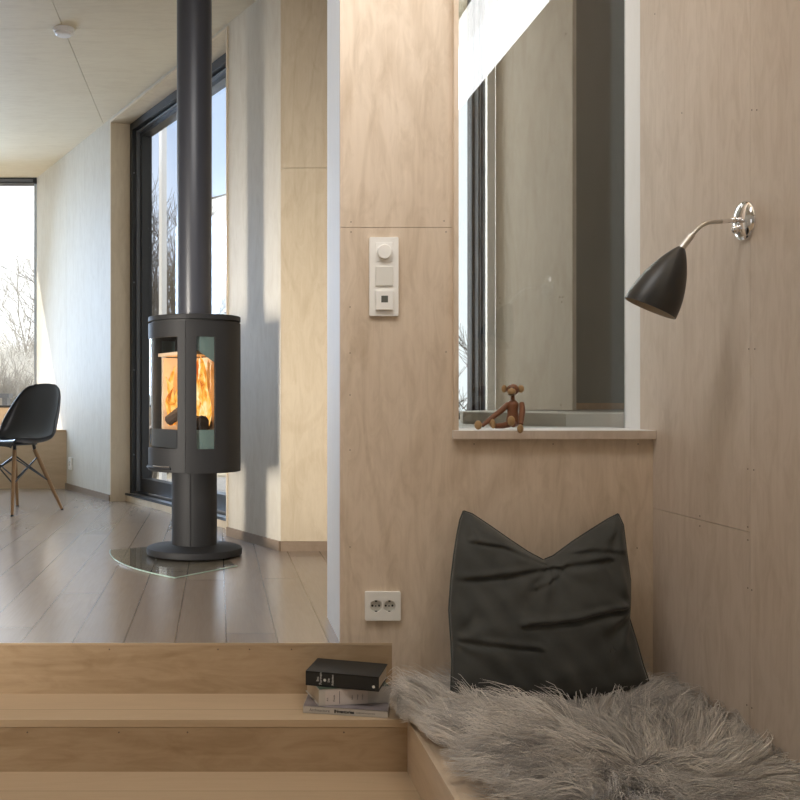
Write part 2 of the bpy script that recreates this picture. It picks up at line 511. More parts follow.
# front wall with the interior window opening (opening x .672 .. 1.243, sill .608)
WT = 0.34; WX0, WX1 = 0.349, 0.672; SILL = 0.608
b = MB()
b.box((WX0 + 0.012, D1 + 0.006, -0.281), (WX1, D1 + WT, 2.75))
b.box((WX1, D1 + 0.006, -0.281), (XR + 0.2, D1 + WT, SILL - 0.02))
b.box((WX1, D1 + 0.006, 2.3), (XR + 0.2, D1 + WT, 2.75))
front = struct(b.build('wall_front', M['ply_edge']))
b = MB(); SEAM = 1.187
b.box((WX0, D1, -0.0), (WX1 - 0.002, D1 + 0.012, SEAM - 0.0006))
b.box((0.497, D1, -0.145), (WX1 - 0.002, D1 + 0.012, -0.0))
b.box((WX0, D1, SEAM + 0.0006), (WX1 - 0.002, D1 + 0.012, 2.75))
b.box((WX1 - 0.002, D1, -0.145), (XR, D1 + 0.012, SILL - 0.024))
face = struct(b.build('wall_front_face', M['ply_front']))
b = MB(); b.box((WX0 + 0.0002, D1 + 0.0122, 0.0), (WX0 + 0.0119, D1 + WT, 2.75)); struct(b.build('wall_end', M['ply_pale']))
for (x, y) in ((351, 222), (351, 232), (444, 221), (350, 307), (350, 353), (350, 395), (350, 450), (350, 547), (474, 444), (553, 444), (638, 444), (637, 548), (446, 352), (446, 232)):
    p = P(x, y, D1)
    s = MB(); s.lathe([(0.0018, -0.0006), (0.0018, 0.0006)], 8, Matrix.Translation((p.x, D1 - 0.0004, p.z)) @ Matrix.Rotation(R(90), 4, 'X'))
    s.build('screw', M['screw'], face)

# right wall, open above as a clerestory
YW = 2.945
b = MB(); ys = 2.336; g = 0.0006
b.box((XR, ys + g, 0.385 + g), (XR + 0.012, YW, 2.19)); b.box((XR, ys + g, -0.281), (XR + 0.012, D1, 0.385 - g))
b.box((XR, ys - 1.22 + g, -0.281), (XR + 0.012, ys - g, 2.19)); b.box((XR, -2, -0.281), (XR + 0.012, ys - 1.22 - g, 2.19))
rw = struct(b.build('wall_right_face', M['ply_right']))
b = MB(); b.box((XR + 0.0125, -2, -0.281), (XR + 0.2, YW, 2.19)); struct(b.build('wall_right', M['ply_edge']))
b = MB(); b.box((XR, -2, 2.19 - 0.02), (XR + 0.2, -1.0, 2.75)); struct(b.build('wall_right_upper', M['ply_right']))
for (x, y) in ((655, 14), (682, 113), (752, 110), (757, 110), (749, 349), (755, 349), (748, 469), (754, 470), (700, 516), (700, 526), (748, 527), (748, 540), (748, 588), (752, 590), (747, 705), (752, 708)):
    Y = 1000 * XR / (x - 218); z = CZ + (400 - y) * Y / 1000
    s = MB(); s.lathe([(0.0018, -0.0006), (0.0018, 0.0006)], 8, Matrix.Translation((XR - 0.0004, Y, z)) @ Matrix.Rotation(R(90), 4, 'Y'))
    s.build('screw', M['screw'], rw)

# other walls and ceilings
b = MB()
b.box((XL - 0.2, -2, -0.4), (XL, 0.05, 2.75)); b.box((XL - 0.2, 0.95, -0.4), (XL, 8.9, 2.75))
b.box((XL - 0.2, 0.05, -0.4), (XL, 0.95, 0.12)); b.box((XL - 0.2, 0.05, 1.38), (XL, 0.95, 2.75))
struct(b.build('wall_left', M['ply_left']))
b = MB(); b.box((XL, -2.2, -0.4), (XR + 0.2, -2, 2.75))
struct(b.build('wall_rear', M['ply_left']))
b = MB(); b.box((XL, -2.2, 2.75), (XR + 0.2, D1 + 0.01, 2.8)); struct(b.build('ceiling_front', M['ply_ceiling']))
g = 0.0015
b = MB(); xs, ysm = -0.80, 5.19
def xw(y): return A0.x + (8.675 - y) * 0.4560 + 0.05
b.box((XL, D1 + 0.011, HC), (xs - g, ysm - g, HC + 0.02)); b.prism([(xs + g, D1 + 0.011), (0.75, D1 + 0.011), (0.75, YB), (xw(YB), YB), (xw(ysm - g), ysm - g), (xs + g, ysm - g)], HC, HC + 0.02)
b.prism([(XL, ysm + g), (xs - g, ysm + g), (xs - g, 7.03), (xw(8.675), 8.675), (XL, 8.675)], HC, HC + 0.02); b.prism([(xs + g, ysm + g), (xw(ysm + g), ysm + g), (xs + g, 7.03)], HC, HC + 0.02)
struct(b.build('ceiling', M['ply_ceiling']))
b = MB(); b.prism([(XL - 0.2, D1 + 0.02), (0.75, D1 + 0.02), (0.75, YB), (XB + 0.42, YB), (A0.x + 0.3, 9.1), (XL - 0.2, 9.1)], HC + 0.021, HC + 0.25)
struct(b.build('roof', M['roofing']))

# slanting wall (faces), with the glazed door opening
b = MB(MW)
b.box((0, 0, 0), (0.934, 0.012, HC)); b.box((0.936, 0, 0), (S_D0 - 0.013, 0.012, HC))
b.box((S_D0 - 0.013, 0, Z_D + 0.013), (S_D1 + 0.015, 0.012, HC)); b.box((S_D1 + 0.015, 0, 0), (S_B, 0.012, HC))
struct(b.build('wall_side_face', M['ply_left']))
b = MB(MW)
b.box((0, 0.0125, -0.3), (S_D0 - 0.013, 0.3, HC)); b.box((S_D0 - 0.013, 0.0125, Z_D + 0.013), (S_D1 + 0.015, 0.3, HC)); b.box((S_D1 + 0.015, 0.0125, -0.3), (S_B - 0.02, 0.28, HC))
b.box((S_D0, 0.0125, -0.3), (S_D1, 0.3, -0.001))
struct(b.build('wall_side', M['ply_column']))
b = MB(MW)
b.box((S_D0 - 0.012, -0.003, 0), (S_D0, 0.136, Z_D)); b.box((S_D1, -0.006, 0), (S_D1 + 0.014, 0.136, Z_D + 0.012)); b.box((S_D0 - 0.012, -0.003, Z_D), (S_D1, 0.136, Z_D + 0.012))
struct(b.build('trim_1', M['ply_jamb']))
# column face beside it
b = MB(); zc = 1.760
b.box((XB, YB, 0), (0.70, YB + 0.2, zc - 0.001)); b.box((XB, YB, zc + 0.001), (0.70, YB + 0.2, HC))
struct(b.build('wall_column', M['ply_column']))
b = MB(); b.box((XB + 0.02, YB + 0.2, -0.3), (0.70, YB + 0.3, HC + 0.02)); struct(b.build('wall_column_core', M['roofing']))
b = MB(MW); b.box((0.92, -0.012, 0), (S_D0 - 0.013, 0, 0.045)); b.box((S_D1 + 0.015, -0.012, 0), (S_B + 0.003, 0, 0.045)); struct(b.build('baseboard_side', M['baseboard']))
b = MB(); b.box((XB + 0.002, YB - 0.012, 0), (0.65, YB, 0.045)); struct(b.build('baseboard_column', M['baseboard']))
b = MB(); b.box((WX0 - 0.012, D1 + WT - 0.001, 0), (1.2, D1 + WT + 0.01, 2.6)); 
b = MB(); b.box((WX0 + 0.004, D1 + WT, 0), (0.66, D1 + WT + 0.006, HC)); b.box((0.66, D1 + WT, 0), (1.0, D1 + WT + 0.006, 0.49)); struct(b.build('wall_front_back', M['ply_column']))

# back wall: window seat + big window
YBk = 7.824; ZS = 0.459
b = MB(); b.box((XL, YBk, 0), (A0.x + 0.387, YBk + 0.02, ZS - 0.018)); struct(b.build('wall_seat_front', M['ply_back']))
b = MB(); b.prism([(XL, YBk - 0.004), (A0.x + 0.386, YBk - 0.004), (A0.x + 0.004, 8.66), (XL, 8.66)], ZS - 0.0175, ZS); struct(b.build('trim_2', M['ply_edge']))
b = MB(); b.box((XL, 8.66, 0), (A0.x, 8.90, 0.628)); struct(b.build('wall_back', M['ply_back']))
wnd = MB()
wnd.box((XL, 8.66, 2.574), (A0.x, 8.76, HC)); wnd.box((XL, 8.655, 0.628), (A0.x, 8.80, 0.648))
win1 = struct(wnd.build('window_1', M['frame_dark']))
b = MB(); b.box((XL, 8.652, 2.584), (A0.x - 0.03, 8.66, 2.606)); b.build('head_strip', M['frame_mid'], win1)
b = MB(); b.box((A0.x - 0.028, 8.70, 0.648), (A0.x, 8.74, 2.574)); b.build('frame', M['frame_light'], win1)
b = MB(); b.box((XL, 8.72, 0.648), (A0.x - 0.028, 8.728, 2.574)); b.build('glass', M['glass_matt'], win1)

# glazed sliding door in the slanting wall
b = MB(MW)
b.box((S_D0, 0.137, 0.05), (S_D0 + 0.045, 0.26, Z_D)); b.box((S_D1 - 0.03, 0.137, 0.05), (S_D1, 0.26, Z_D))
b.box((S_D0, 0.137, Z_D - 0.05), (S_D1, 0.26, Z_D))
door = struct(b.build('door_1', M['frame_dark']))
b = MB(MW)
b.box((S_D0 + 0.045, 0.19, 0.07), (S_D0 + 0.095, 0.262, Z_D - 0.05)); b.box((S_D1 - 0.05, 0.19, 0.07), (S_D1 - 0.03, 0.262, Z_D - 0.05))
b.box((S_D0 + 0.095, 0.19, Z_D - 0.095), (S_D1 - 0.05, 0.262, Z_D - 0.05)); b.box((S_D0 + 0.095, 0.19, 0.07), (S_D1 - 0.05, 0.262, 0.16))
b.build('sash', M['frame_dark'], door)
b = MB(MW); b.box((S_D0 + 0.05, 0.165, 0.07), (S_D0 + 0.06, 0.19, Z_D - 0.05)); b.box((S_D0 + 0.05, 0.165, Z_D - 0.07), (S_D1 - 0.04, 0.19, Z_D - 0.06)); b.build('seal', M['frame_mid'], door)
b = MB(MW); b.box((S_D0 + 0.095, 0.236, 0.16), (S_D1 - 0.05, 0.242, Z_D - 0.095)); b.build('glass', M['glass'], door)
b = MB(MW); b.box((S_D0 + 0.001, 0.105, 0.0005), (S_D1 - 0.001, 0.27, 0.042)); b.build('threshold_board', M['ply_jamb'], door)
b = MB(MW); b.box((S_D0, 0.10, 0.042), (S_D1, 0.112, 0.055)); b.box((S_D0, 0.112, 0.042), (S_D1, 0.27, 0.048)); b.build('threshold_trim', M['frame_dark'], door)
b = MB(MW); b.box((S_D0 + 0.02, 0.114, 0.0481), (S_D1 - 0.02, 0.165, 0.054)); b.build('track', M['alu'], door)
for z in (2.25, 1.5, 0.32, 0.9):
    s = MB(MW); s.lathe([(0.006, -0.001), (0.006, 0.001)], 10, Matrix.Translation((S_D0 + 0.0455, 0.15, z)) @ Matrix.Rotation(R(90), 4, 'Y')); s.build('screw', M['frame_mid'], door)

# interior window, sill and the nook behind it
b = MB(); b.box((WX1 - 0.002, D1 - 0.022, SILL - 0.024), (XR + 0.0, 3.20, SILL))
sill = struct(b.build('trim_3', M['ply_pale'], bevel=0.001))
b = MB(); b.box((WX1 - 0.006, D1 - 0.0235, SILL - 0.0245), (XR - 0.0005, D1 - 0.0225, SILL - 0.001)); b.build('edge', M['ply_right'], sill)
b = MB(); b.box((WX1 - 0.002, D1 - 0.016, SILL), (WX1 + 0.012, D1 + WT, 2.3)); struct(b.build('trim_4', M['ply_front'], bevel=0.001))
b = MB(); b.box((XR, YW + 0.0005, SILL), (XR + 0.02, 3.060, 2.3)); struct(b.build('trim_5', M['ply_pale']))
b = MB(); b.box((WX1 + 0.012, 3.052, SILL), (XR, 3.060, 2.3)); pane = struct(b.build('window_2', M['glass_in']))

ZN = 0.650
b = MB(); b.prism([(1.0, 3.20), (4.2, 3.20), (4.2, 6.0), (1.0, 4.6)], 0.50, SILL - 0.001)
b.prism([(0.70, 3.20), (1.0, 3.20), (1.0, 4.6), (0.70, 4.6)], 0.50, SILL - 0.001); struct(b.build('floor_nook', M['nook_floor']))
pd = [(1.034, 3.38), (1.27, 2.90 + 0.305), (3.9, 3.205), (3.9, 5.4), (1.25, 4.4), (1.0, 4.0)]
pd = [(0.90, 3.674), (1.115, 3.203), (3.9, 3.203), (3.9, 5.2), (1.22, 4.4), (0.98, 4.05)]
b = MB(); b.prism(pd, SILL, ZN); struct(b.build('floor_platform', M['nook_floor']))
PL = Vector((1.186, 4.272, 0)); PE = PL + DIR * 0.445
MP = Matrix(((DIR.x, NOUT.x, 0, PL.x), (DIR.y, NOUT.y, 0, PL.y), (0, 0, 1, 0), (0, 0, 0, 1)))
b = MB(MP); b.box((0, 0, ZN + 0.004), (0.445, 0.02, 2.872)); npanel = struct(b.build('wall_nook', M['ply_nook']))
for (x, y) in ((560, 297), (563, 297), (562, 302), (500, 298), (500, 303), (561, 405), (566, 34)):
    k = (x - 218) / 1000; tt = (k * PL.y - PL.x) / (DIR.x - k * DIR.y); p = PL + DIR * tt; z = CZ + (400 - y) * p.y / 1000
    s = MB(); s.lathe([(0.003, -0.0008), (0.003, 0.0008)], 8, Matrix.Translation((p.x, p.y, z) - NOUT * 0.0005 if False else Vector((p.x, p.y, z)) - NOUT * 0.0006) @ Matrix.Rotation(R(24.5), 4, 'Z') @ Matrix.Rotation(R(90), 4, 'Y'))
    s.build('screw', M['screw'], npanel)
b = MB(); b.box((1.30, 4.70, SILL), (4.2, 4.8, 3.0)); b.box((3.9, 3.2, SILL), (4.0, 4.7, 3.0)); struct(b.build('wall_nook_far', M['grey_wall']))
b = MB(); b.box((1.30, 4.688, ZN), (3.9, 4.70, ZN + 0.03)); struct(b.build('baseboard_nook', M['ply_edge']))
b = MB(); b.prism([(0.40, 3.0), (4.2, 3.0), (4.2, 6.2), (0.40, 6.2)], 2.872, 3.0); struct(b.build('ceiling_nook', M['ply_ceiling']))  # nook ceiling, extended unseen past its window to keep sun off the panel
b = MB(); b.box((1.5, 3.2 - 0.14, SILL), (4.2, 3.2, 3.0)); struct(b.build('wall_nook_near', M['ply_nook']))
b = MB(); b.box((0.66, D1 + WT + 0.0065, 0), (0.70, YB - 0.001, 2.871)); struct(b.build('wall_nook_side', M['ply_nook']))
# nook window: dark stepped frame, pane, pale corner post
b = MB(); b.box((1.147, 4.52, SILL), (1.160, 4.60, 2.872)); b.box((1.160, 4.46, SILL), (1.169, 4.6, 2.872)); b.box((1.169, 4.51, SILL), (1.179, 4.6, 2.872)); b.box((1.179, 4.42, SILL), (1.194, 4.6, 2.872))
b.box((0.701, 4.46, SILL), (1.194, 4.60, SILL + 0.028)); b.box((0.701, 4.46, 2.62), (1.194, 4.60, 2.872))
win3 = struct(b.build('window_3', M['frame_dark']))
b = MB(); b.box((1.1695, 4.485, SILL + 0.03), (1.1785, 4.51, 2.42)); b.build('track', M['frame_light'], win3)
b = MB(); b.box((0.701, 4.53, SILL + 0.028), (1.147, 4.536, 2.62)); b.build('glass', M['glass'], win3)
b = MB(); b.box((1.150, 4.27, SILL), (1.184, 4.30, 2.872)); b.box((1.1945, 4.30, SILL), (1.216, 4.6, 2.872)); struct(b.build('trim_6', M['ply_pale']))

# bench under the interior window
b = MB(); b.box((0.497, -1.0, Z2), (0.5115, D1 - 0.0005, Z1)); struct(b.build('trim_7', M['ply_bench'], bevel=0.0008))
b = MB(); b.box((0.5117, -1.0, Z1 - 0.02), (XR - 0.0005, D1 - 0.0005, Z1 - 0.0008)); struct(b.build('floor_bench', M['ply_bench']))

# outside ground and deck
b = MB(); b.box((-40, 9.0, -0.7), (40, 70, -0.6)); b.box((1.3, 4.9, -0.7), (40, 9.0, -0.6)); struct(b.build('ground', M['ground']))
b = MB(MW); b.box((-0.2, 0.305, -0.3), (S_B - 0.1, 2.2, -0.05)); struct(b.build('floor_deck', M['deck']))

# ================================================================== STOVE
SX, SY = -0.106, 4.48
FRONT = R(-62)
stove = thing('wood_stove', 'black round-fronted wood stove on a pedestal with a burning fire behind glass', 'stove', (SX, SY, 0.006), FRONT)
HD = 53.0
def rr(phi):
    """plan radius of the stove body, phi in degrees from its front"""
    p = abs((phi + 180) % 360 - 180)
    if p <= HD:
        return 0.2060 - 0.0020 * math.cos(math.pi * p / HD) + 0.0030 * (p / HD) ** 3
    k = (p - HD) / (180 - HD)
    return 0.2110 - 0.006 * math.sin(math.pi * min(1, k * 2.4)) * 0.7 if k < 0.417 else 0.2110 - 0.004 * math.sin(math.pi * (k - 0.417) / 0.583)
def pol(phi, r, z):
    a = R(phi)
    return (r * math.sin(a), -r * math.cos(a), z)
def arc(p0, p1, step=2.5):
    n = max(1, int(round(abs(p1 - p0) / step)))
    return [p0 + (p1 - p0) * i / n for i in range(n + 1)]
def shell(name, mat, phis, zs, skip, parent, dr=0.0, thick=0.014, scale=1.0):
    vs = []; fs = []
    for z in zs:
        for ph in phis:
            vs.append(pol(ph, rr(ph) * scale + dr, z))
    n = len(phis)
    for j in range(len(zs) - 1):
        for i in range(n - 1):
            if skip and skip((phis[i] + phis[i + 1]) / 2, (zs[j] + zs[j + 1]) / 2): continue
            fs.append((j * n + i, j * n + i + 1, (j + 1) * n + i + 1, (j + 1) * n + i))
    me = bpy.data.meshes.new(name); me.from_pydata(vs, [], fs); me.update()
    me.materials.append(mat)
    for p in me.polygons: p.use_smooth = True
    o = link(bpy.data.objects.new(name, me), parent)
    if thick:
        m = o.modifiers.new('solid', 'SOLIDIFY'); m.thickness = thick; m.offset = -1
        m.use_rim = True
        e = o.modifiers.new('split', 'EDGE_SPLIT'); e.split_angle = R(40)
    return o
def cat_phis(*bps):
    out = []
    for a, c in zip(bps[:-1], bps[1:]):
        out += arc(a, c)[(1 if out else 0):]
    return out
ZB0, ZB1, ZG0, ZG1 = 0.373, 1.028, 0.478, 0.960
gl0 = 43.0
doorp = shell('stove_door', M['stove'], cat_phis(-HD + 0.4, -gl0, gl0, HD - 0.4), [ZB0 + 0.006, 0.40, 0.416, ZG0, ZG1, ZB1], lambda p, z: (abs(p) < gl0 and ZG0 < z < ZG1), stove)
shell('door_glass', M['glass_clear'], arc(-gl0, gl0), [ZG0, ZG1], None, doorp, dr=-0.004, thick=0)
hb = MB()
for ph0 in [0]:
    pts = [pol(p, rr(p) + 0.001, 0.392) for p in arc(-34, 34, 4)]
    hb.tube(pts, 0.0065, 8)
hb.build('door_handle', M['stove'], doorp, smooth=True)
hb = MB()
hb.tube([pol(p, rr(p) + 0.0035, 0.400) for p in arc(4, 33, 4)], 0.0035, 8); hb.build('handle_strip', M['chrome'], doorp, smooth=True)
sg0, sg1 = 66.0, 89.0
def bskip(p, z):
    q = p if p <= 180 else 360 - p
    return sg0 < q < sg1 and ZG0 < z < ZG1
bodyp = shell('stove_body', M['stove'], cat_phis(HD, sg0, sg1, 360 - sg1, 360 - sg0, 360 - HD), [ZB0, ZG0, ZG1, ZB1], bskip, stove)
for a, c in ((sg0, sg1), (-sg1, -sg0)):
    g_ = shell('side_glass', M['glass_clear'], arc(a, c), [ZG0, ZG1], None, bodyp, dr=-0.004, thick=0)
    shell('glass_band', M['teal_band'], arc(a, c), [ZG0, 0.560], None, g_, dr=-0.012, thick=0.003)
    # upper band, its lower edge sloping
    vs = []; ph = arc(a, c); n = len(ph)
    for i, p in enumerate(ph): vs.append(pol(p, rr(p) - 0.012, 0.905 - 0.055 * i / (n - 1) if a > 0 else 0.85 + 0.055 * i / (n - 1)))
    for p in ph: vs.append(pol(p, rr(p) - 0.012, ZG1))
    ub = MB(); ub.add(vs, [(i, i + 1, n + i + 1, n + i) for i in range(n - 1)]); ub.build('glass_band', M['teal_band'], g_, smooth=True)
def planpoly(scale, dr=0):
    return [pol(p, rr(p) * scale + dr, 0)[:2] for p in cat_phis(-HD, HD, 180, 360 - HD)[:-1]]
b = MB(); b.prism(planpoly(1.0, 0.0), 1.036, 1.058); b.build('top_plate', M['stove'], stove, bevel=0.002)
b = MB(); b.prism(planpoly(0.93), ZB1 - 0.01, 1.036); b.build('top_recess', M['dark_hole'], stove)
b = MB(); b.prism(planpoly(0.95), ZB0 + 0.001, ZB0 + 0.008); b.build('bottom_plate', M['stove'], stove)
b = MB()
pp = [pol(p, 0.1015 * (1 if abs(p - HD) > 1 and abs(p + HD) > 1 else 1.02), 0)[:2] for p in cat_phis(-HD, HD, 180, 360 - HD)[:-1]]
b.prism(pp, 0.040, ZB0 + 0.002); b.build('pedestal', M['stove'], stove, smooth=True, angle=5)
b = MB(); prof = [(0.2, 0.001), (0.213, 0.004), (0.2145, 0.022), (0.211, 0.031), (0.203, 0.034), (0.112, 0.042), (0.105, 0.045)]
b.lathe(prof, 72, Matrix.Rotation(0, 4, 'Z')); b.build('base_plate', M['stove'], stove, smooth=True)
# flue
b = MB(); b.lathe([(0.0785, 1.0575), (0.0785, HC - 0.006)], 40); b.build('flue_pipe', M['pipe'], stove, smooth=True)
b = MB(); b.lathe([(0.0835, 1.0576), (0.0835, 1.066), (0.079, 1.068)], 40); b.build('flue_collar', M['stove'], stove, smooth=True)
# firebox
b = MB()
b.box((-0.15, 0.06, 0.55), (0.15, 0.085, 0.88)); b.box((-0.155, -0.09, 0.55), (-0.135, 0.06, 0.88))
b.box((-0.16, -0.12, 0.535), (0.16, 0.09, 0.553))
b.build('firebox_liner', M['vermiculite'], stove)
b = MB(); b.box((-0.15, -0.11, 0.885), (0.15, 0.10, 0.90)); b.build('baffle', M['vermiculite'], stove)
b = MB(); b.box((-0.14, -0.155, 0.48), (0.14, -0.15, 0.560)); b.build('log_guard', M['stove'], stove)
rng = random.Random(3)
for (fx, fy, fh, fr) in ((-0.07, -0.03, 0.20, 0.04), (-0.01, -0.055, 0.27, 0.045), (0.05, -0.03, 0.30, 0.045), (0.095, -0.055, 0.24, 0.036), (0.02, 0.015, 0.31, 0.05), (-0.05, 0.01, 0.25, 0.045), (0.095, 0.01, 0.27, 0.035), (-0.085, -0.08, 0.22, 0.026), (-0.04, -0.10, 0.17, 0.022), (-0.11, -0.055, 0.27, 0.026), (0.12, -0.03, 0.15, 0.022), (0.07, -0.08, 0.19, 0.024)):
    b = MB(); ph = rng.random() * 6; n = 12
    pts = []; rad = []
    for i in range(n + 1):
        k = i / n
        pts.append((fx + 0.022 * k * math.sin(ph + 5 * k), fy + 0.016 * k * math.cos(ph + 4.2 * k), 0.575 + fh * k))
        rad.append(0.72 * fr * (0.55 + 1.5 * k) * (1 - k) ** 0.9 * (1 + 0.18 * math.sin(9 * k + ph)) + 0.0008)
    b.tube(pts, rad, 12); b.build('flame', M['flame'], stove, smooth=True)
fl = bpy.data.lights.new('fire_glow', 'POINT'); fl.energy = 1.5; fl.color = (1.0, 0.52, 0.18); fl.shadow_soft_size = 0.05
fo = bpy.data.objects.new('fire_glow', fl); link(fo); fo.location = Vector((SX, SY, 0.0)) + Matrix.Rotation(FRONT, 3, 'Z') @ Vector((0.03, -0.105, 0.74))
# logs (rest in the stove)
def log(name, label, p, q, r):
    o = MB(); MR = Matrix.Rotation(FRONT, 4, 'Z')
    p = MR @ Vector(p); q = MR @ Vector(q); base = Vector((SX, SY, 0.006))
    n = 8; pts = [p.lerp(q, i / n) for i in range(n + 1)]
    o.tube(pts, [r * (1 + 0.1 * math.sin(3 * i + r * 900)) for i in range(n + 1)], 9)
    ob = o.build(name, M['log'], smooth=True, angle=30); ob.location = base
    tag(ob, label, 'log', 'burning logs in the stove')
log('firewood_log', 'charred log lying lowest in the stove, seen through its narrow side glass', (-0.02, -0.045, 0.585), (0.150, -0.035, 0.588), 0.032)
log('firewood_log', 'charred log tilted up in the stove behind the curved front glass', (-0.03, -0.11, 0.598), (0.075, -0.085, 0.650), 0.024)
log('firewood_log', 'charred log lying at the back of the stove behind the flames', (-0.10, 0.02, 0.582), (0.08, 0.025, 0.582), 0.028)

# glass hearth plate on the floor
tip_l, tip_f, tip_r = Vector((-0.496, 4.60)), Vector((-0.167, 3.88)), Vector((0.079, 4.16))
poly = []
for i in range(15):
    k = i / 14; p = tip_l.lerp(tip_f, k); nrm = Vector((-0.91, -0.415))
    p = p + nrm * (0.075 * 4 * k * (1 - k)); poly.append((p.x, p.y))
poly += [(tip_r.x, tip_r.y), (0.02, 4.42), (-0.10, 4.68), (-0.30, 4.72)]
b = MB(); b.prism(poly, 0.0012, 0.006)
m_, t_, o_ = newmat('hearth_glass')
hp = b.build('hearth_plate', thin_glass('hearth_glass_pane', (0.97, 0.985, 0.975), 0.6), bevel=0.0005)
tag(hp, 'clear glass hearth plate lying on the floor under the stove', 'hearth plate')
b = MB(); e = poly[:16]
b.tube([(x, y, 0.004) for x, y in poly[:15]], 0.0028, 6); b.tube([(tip_f.x, tip_f.y, 0.004), (tip_r.x, tip_r.y, 0.004)], 0.0024, 6)
b.build('edge', plain('green_glass_edge', (0.45, 0.58, 0.52), 0.15), hp)

# ================================================================== CHAIR
chair = thing('shell_chair', 'black moulded shell chair on splayed wooden legs by the window', 'chair', (-1.275, 6.26, 0), R(-36))
def chair_shell():
    # local: front = -Y. profile points (y, z) from front lip to top of back
    prof = [(-0.205, 0.415), (-0.200, 0.438), (-0.17, 0.446), (-0.10, 0.438), (-0.02, 0.428), (0.06, 0.425), (0.12, 0.434), (0.165, 0.465), (0.195, 0.52), (0.222, 0.60), (0.245, 0.69), (0.260, 0.755), (0.268, 0.788), (0.272, 0.800)]
    hw = [0.19, 0.205, 0.215, 0.225, 0.23, 0.235, 0.238, 0.238, 0.230, 0.216, 0.192, 0.160, 0.122, 0.090]
    # curl of the sides: (dy, dz) at the edge
    curl = [(0, -0.01), (0, 0.0), (0, 0.018), (0, 0.028), (0, 0.034), (-0.01, 0.045), (-0.03, 0.055), (-0.06, 0.058), (-0.075, 0.045), (-0.068, 0.028), (-0.05, 0.012), (-0.035, 0.0), (-0.028, -0.008), (-0.026, -0.014)]
    # resample smooth
    n = len(prof); NU, NV = 28, 52
    def cr(arr, t):
        t = min(max(t, 0), n - 1.0001); i = int(t); f = t - i
        p = [np.array(arr[min(max(i + k, 0), n - 1)], dtype=float) for k in (-1, 0, 1, 2)]
        return 0.5 * ((2 * p[1]) + (-p[0] + p[2]) * f + (2 * p[0] - 5 * p[1] + 4 * p[2] - p[3]) * f * f + (-p[0] + 3 * p[1] - 3 * p[2] + p[3]) * f ** 3)
    vs = []; fs = []
    for j in range(NV + 1):
        t = (n - 1) * j / NV
        y, z = cr(prof, t); h = float(cr([(q,) for q in hw], t)[0]); dy, dz = cr(curl, t)
        for i in range(NU + 1):
            u = -1 + 2 * i / NU
            k = abs(u) ** 2.4
            vs.append((h * math.sin(u * math.pi / 2 * 0.97) * 1.02, y + dy * k, z + dz * k))
    for j in range(NV):
        for i in range(NU):
            a = j * (NU + 1) + i
            fs.append((a, a + 1, a + NU + 2, a + NU + 1))
    me = bpy.data.meshes.new('shell'); me.from_pydata(vs, [], fs); me.update(); me.materials.append(M['shell_black'])
    for p in me.polygons: p.use_smooth = True
    o = link(bpy.data.objects.new('shell', me), chair)
    m = o.modifiers.new('solid', 'SOLIDIFY'); m.thickness = 0.009; m.offset = 0
    m = o.modifiers.new('bev', 'BEVEL'); m.width = 0.003; m.segments = 2; m.limit_method = 'ANGLE'; m.angle_limit = R(60)
chair_shell()
feet = [(-0.215, -0.215), (0.215, -0.215), (-0.205, 0.215), (0.205, 0.215)]
tops = [(-0.095, -0.085), (0.095, -0.085), (-0.09, 0.085), (0.09, 0.085)]
def legpt(i, k): return Vector((tops[i][0] + (feet[i][0] - tops[i][0]) * k, tops[i][1] + (feet[i][1] - tops[i][1]) * k, 0.385 * (1 - k)))
for i in range(4):
    b = MB(); b.tube([legpt(i, 0.0), legpt(i, 0.35), legpt(i, 0.985)], [0.013, 0.0135, 0.009], 10)
    lg = b.build('leg', M['chair_wood'], chair, smooth=True)
    b = MB(); b.tube([legpt(i, 0.98), legpt(i, 1.0)], 0.0095, 10); b.build('foot_cap', M['black_metal'], lg)
    b = MB(); b.tube([Vector((tops[i][0] * 0.95, tops[i][1] * 0.95, 0.425)), legpt(i, 0.02)], [0.012, 0.010], 8); b.build('bracket', M['black_metal'], chair, smooth=True)
b = MB()
for (i, j) in ((0, 1), (2, 3), (0, 2), (1, 3)):
    for (a, c) in ((i, j), (j, i)):
        b.tube([legpt(a, 0.12), legpt(c, 0.52)], 0.0045, 6)
b.build('strut_frame', M['black_metal'], chair)
b = MB(); b.box((-0.10, -0.10, 0.414), (0.10, 0.10, 0.4235)); b.build('seat_mount', M['black_metal'], chair)

# ================================================================== WALL LAMP
LY = 2.358
lamp = thing('wall_lamp', 'black bullet-shaded wall lamp with bent steel arm on round chrome rosette', 'lamp', (XR, LY, P(745, 221, LY).z))
def L(x, y): return P(x, y, LY) - Vector(lamp.location)
Mx = Matrix.Rotation(R(-90), 4, 'Y')
b = MB(); b.lathe([(0.0475, 0.0005), (0.0475, 0.004), (0.044, 0.009), (0.034, 0.014), (0.018, 0.018), (0.001, 0.019)], 40, Mx); ros = b.build('rosette', M['chrome'], lamp, smooth=True)
b = MB(); b.sphere((-0.021, 0.0, -0.020), (0.011, 0.008, 0.011)); b.build('switch_knob', M['chrome'], ros, smooth=True)
b = MB(); b.sphere((-0.026, 0.0, 0.002), 0.0085, 12, 8); b.tube([(-0.012, 0, 0.002), (-0.055, 0, -0.001)], 0.0055, 12); b.build('joint', M['chrome'], lamp, smooth=True)
pts = [(-0.050, 0, -0.001)]
c0 = Vector((-0.050, 0, -0.001)); c1 = L(706, 222.5); c2 = L(681, 249)
path = [c0]
for i in range(13):
    k = i / 12
    p0 = L(712, 222); pc = L(702, 223.0); p2 = L(694, 233)
    path.append((1 - k) ** 2 * p0 + 2 * k * (1 - k) * pc + k * k * p2)
path.append(c2)
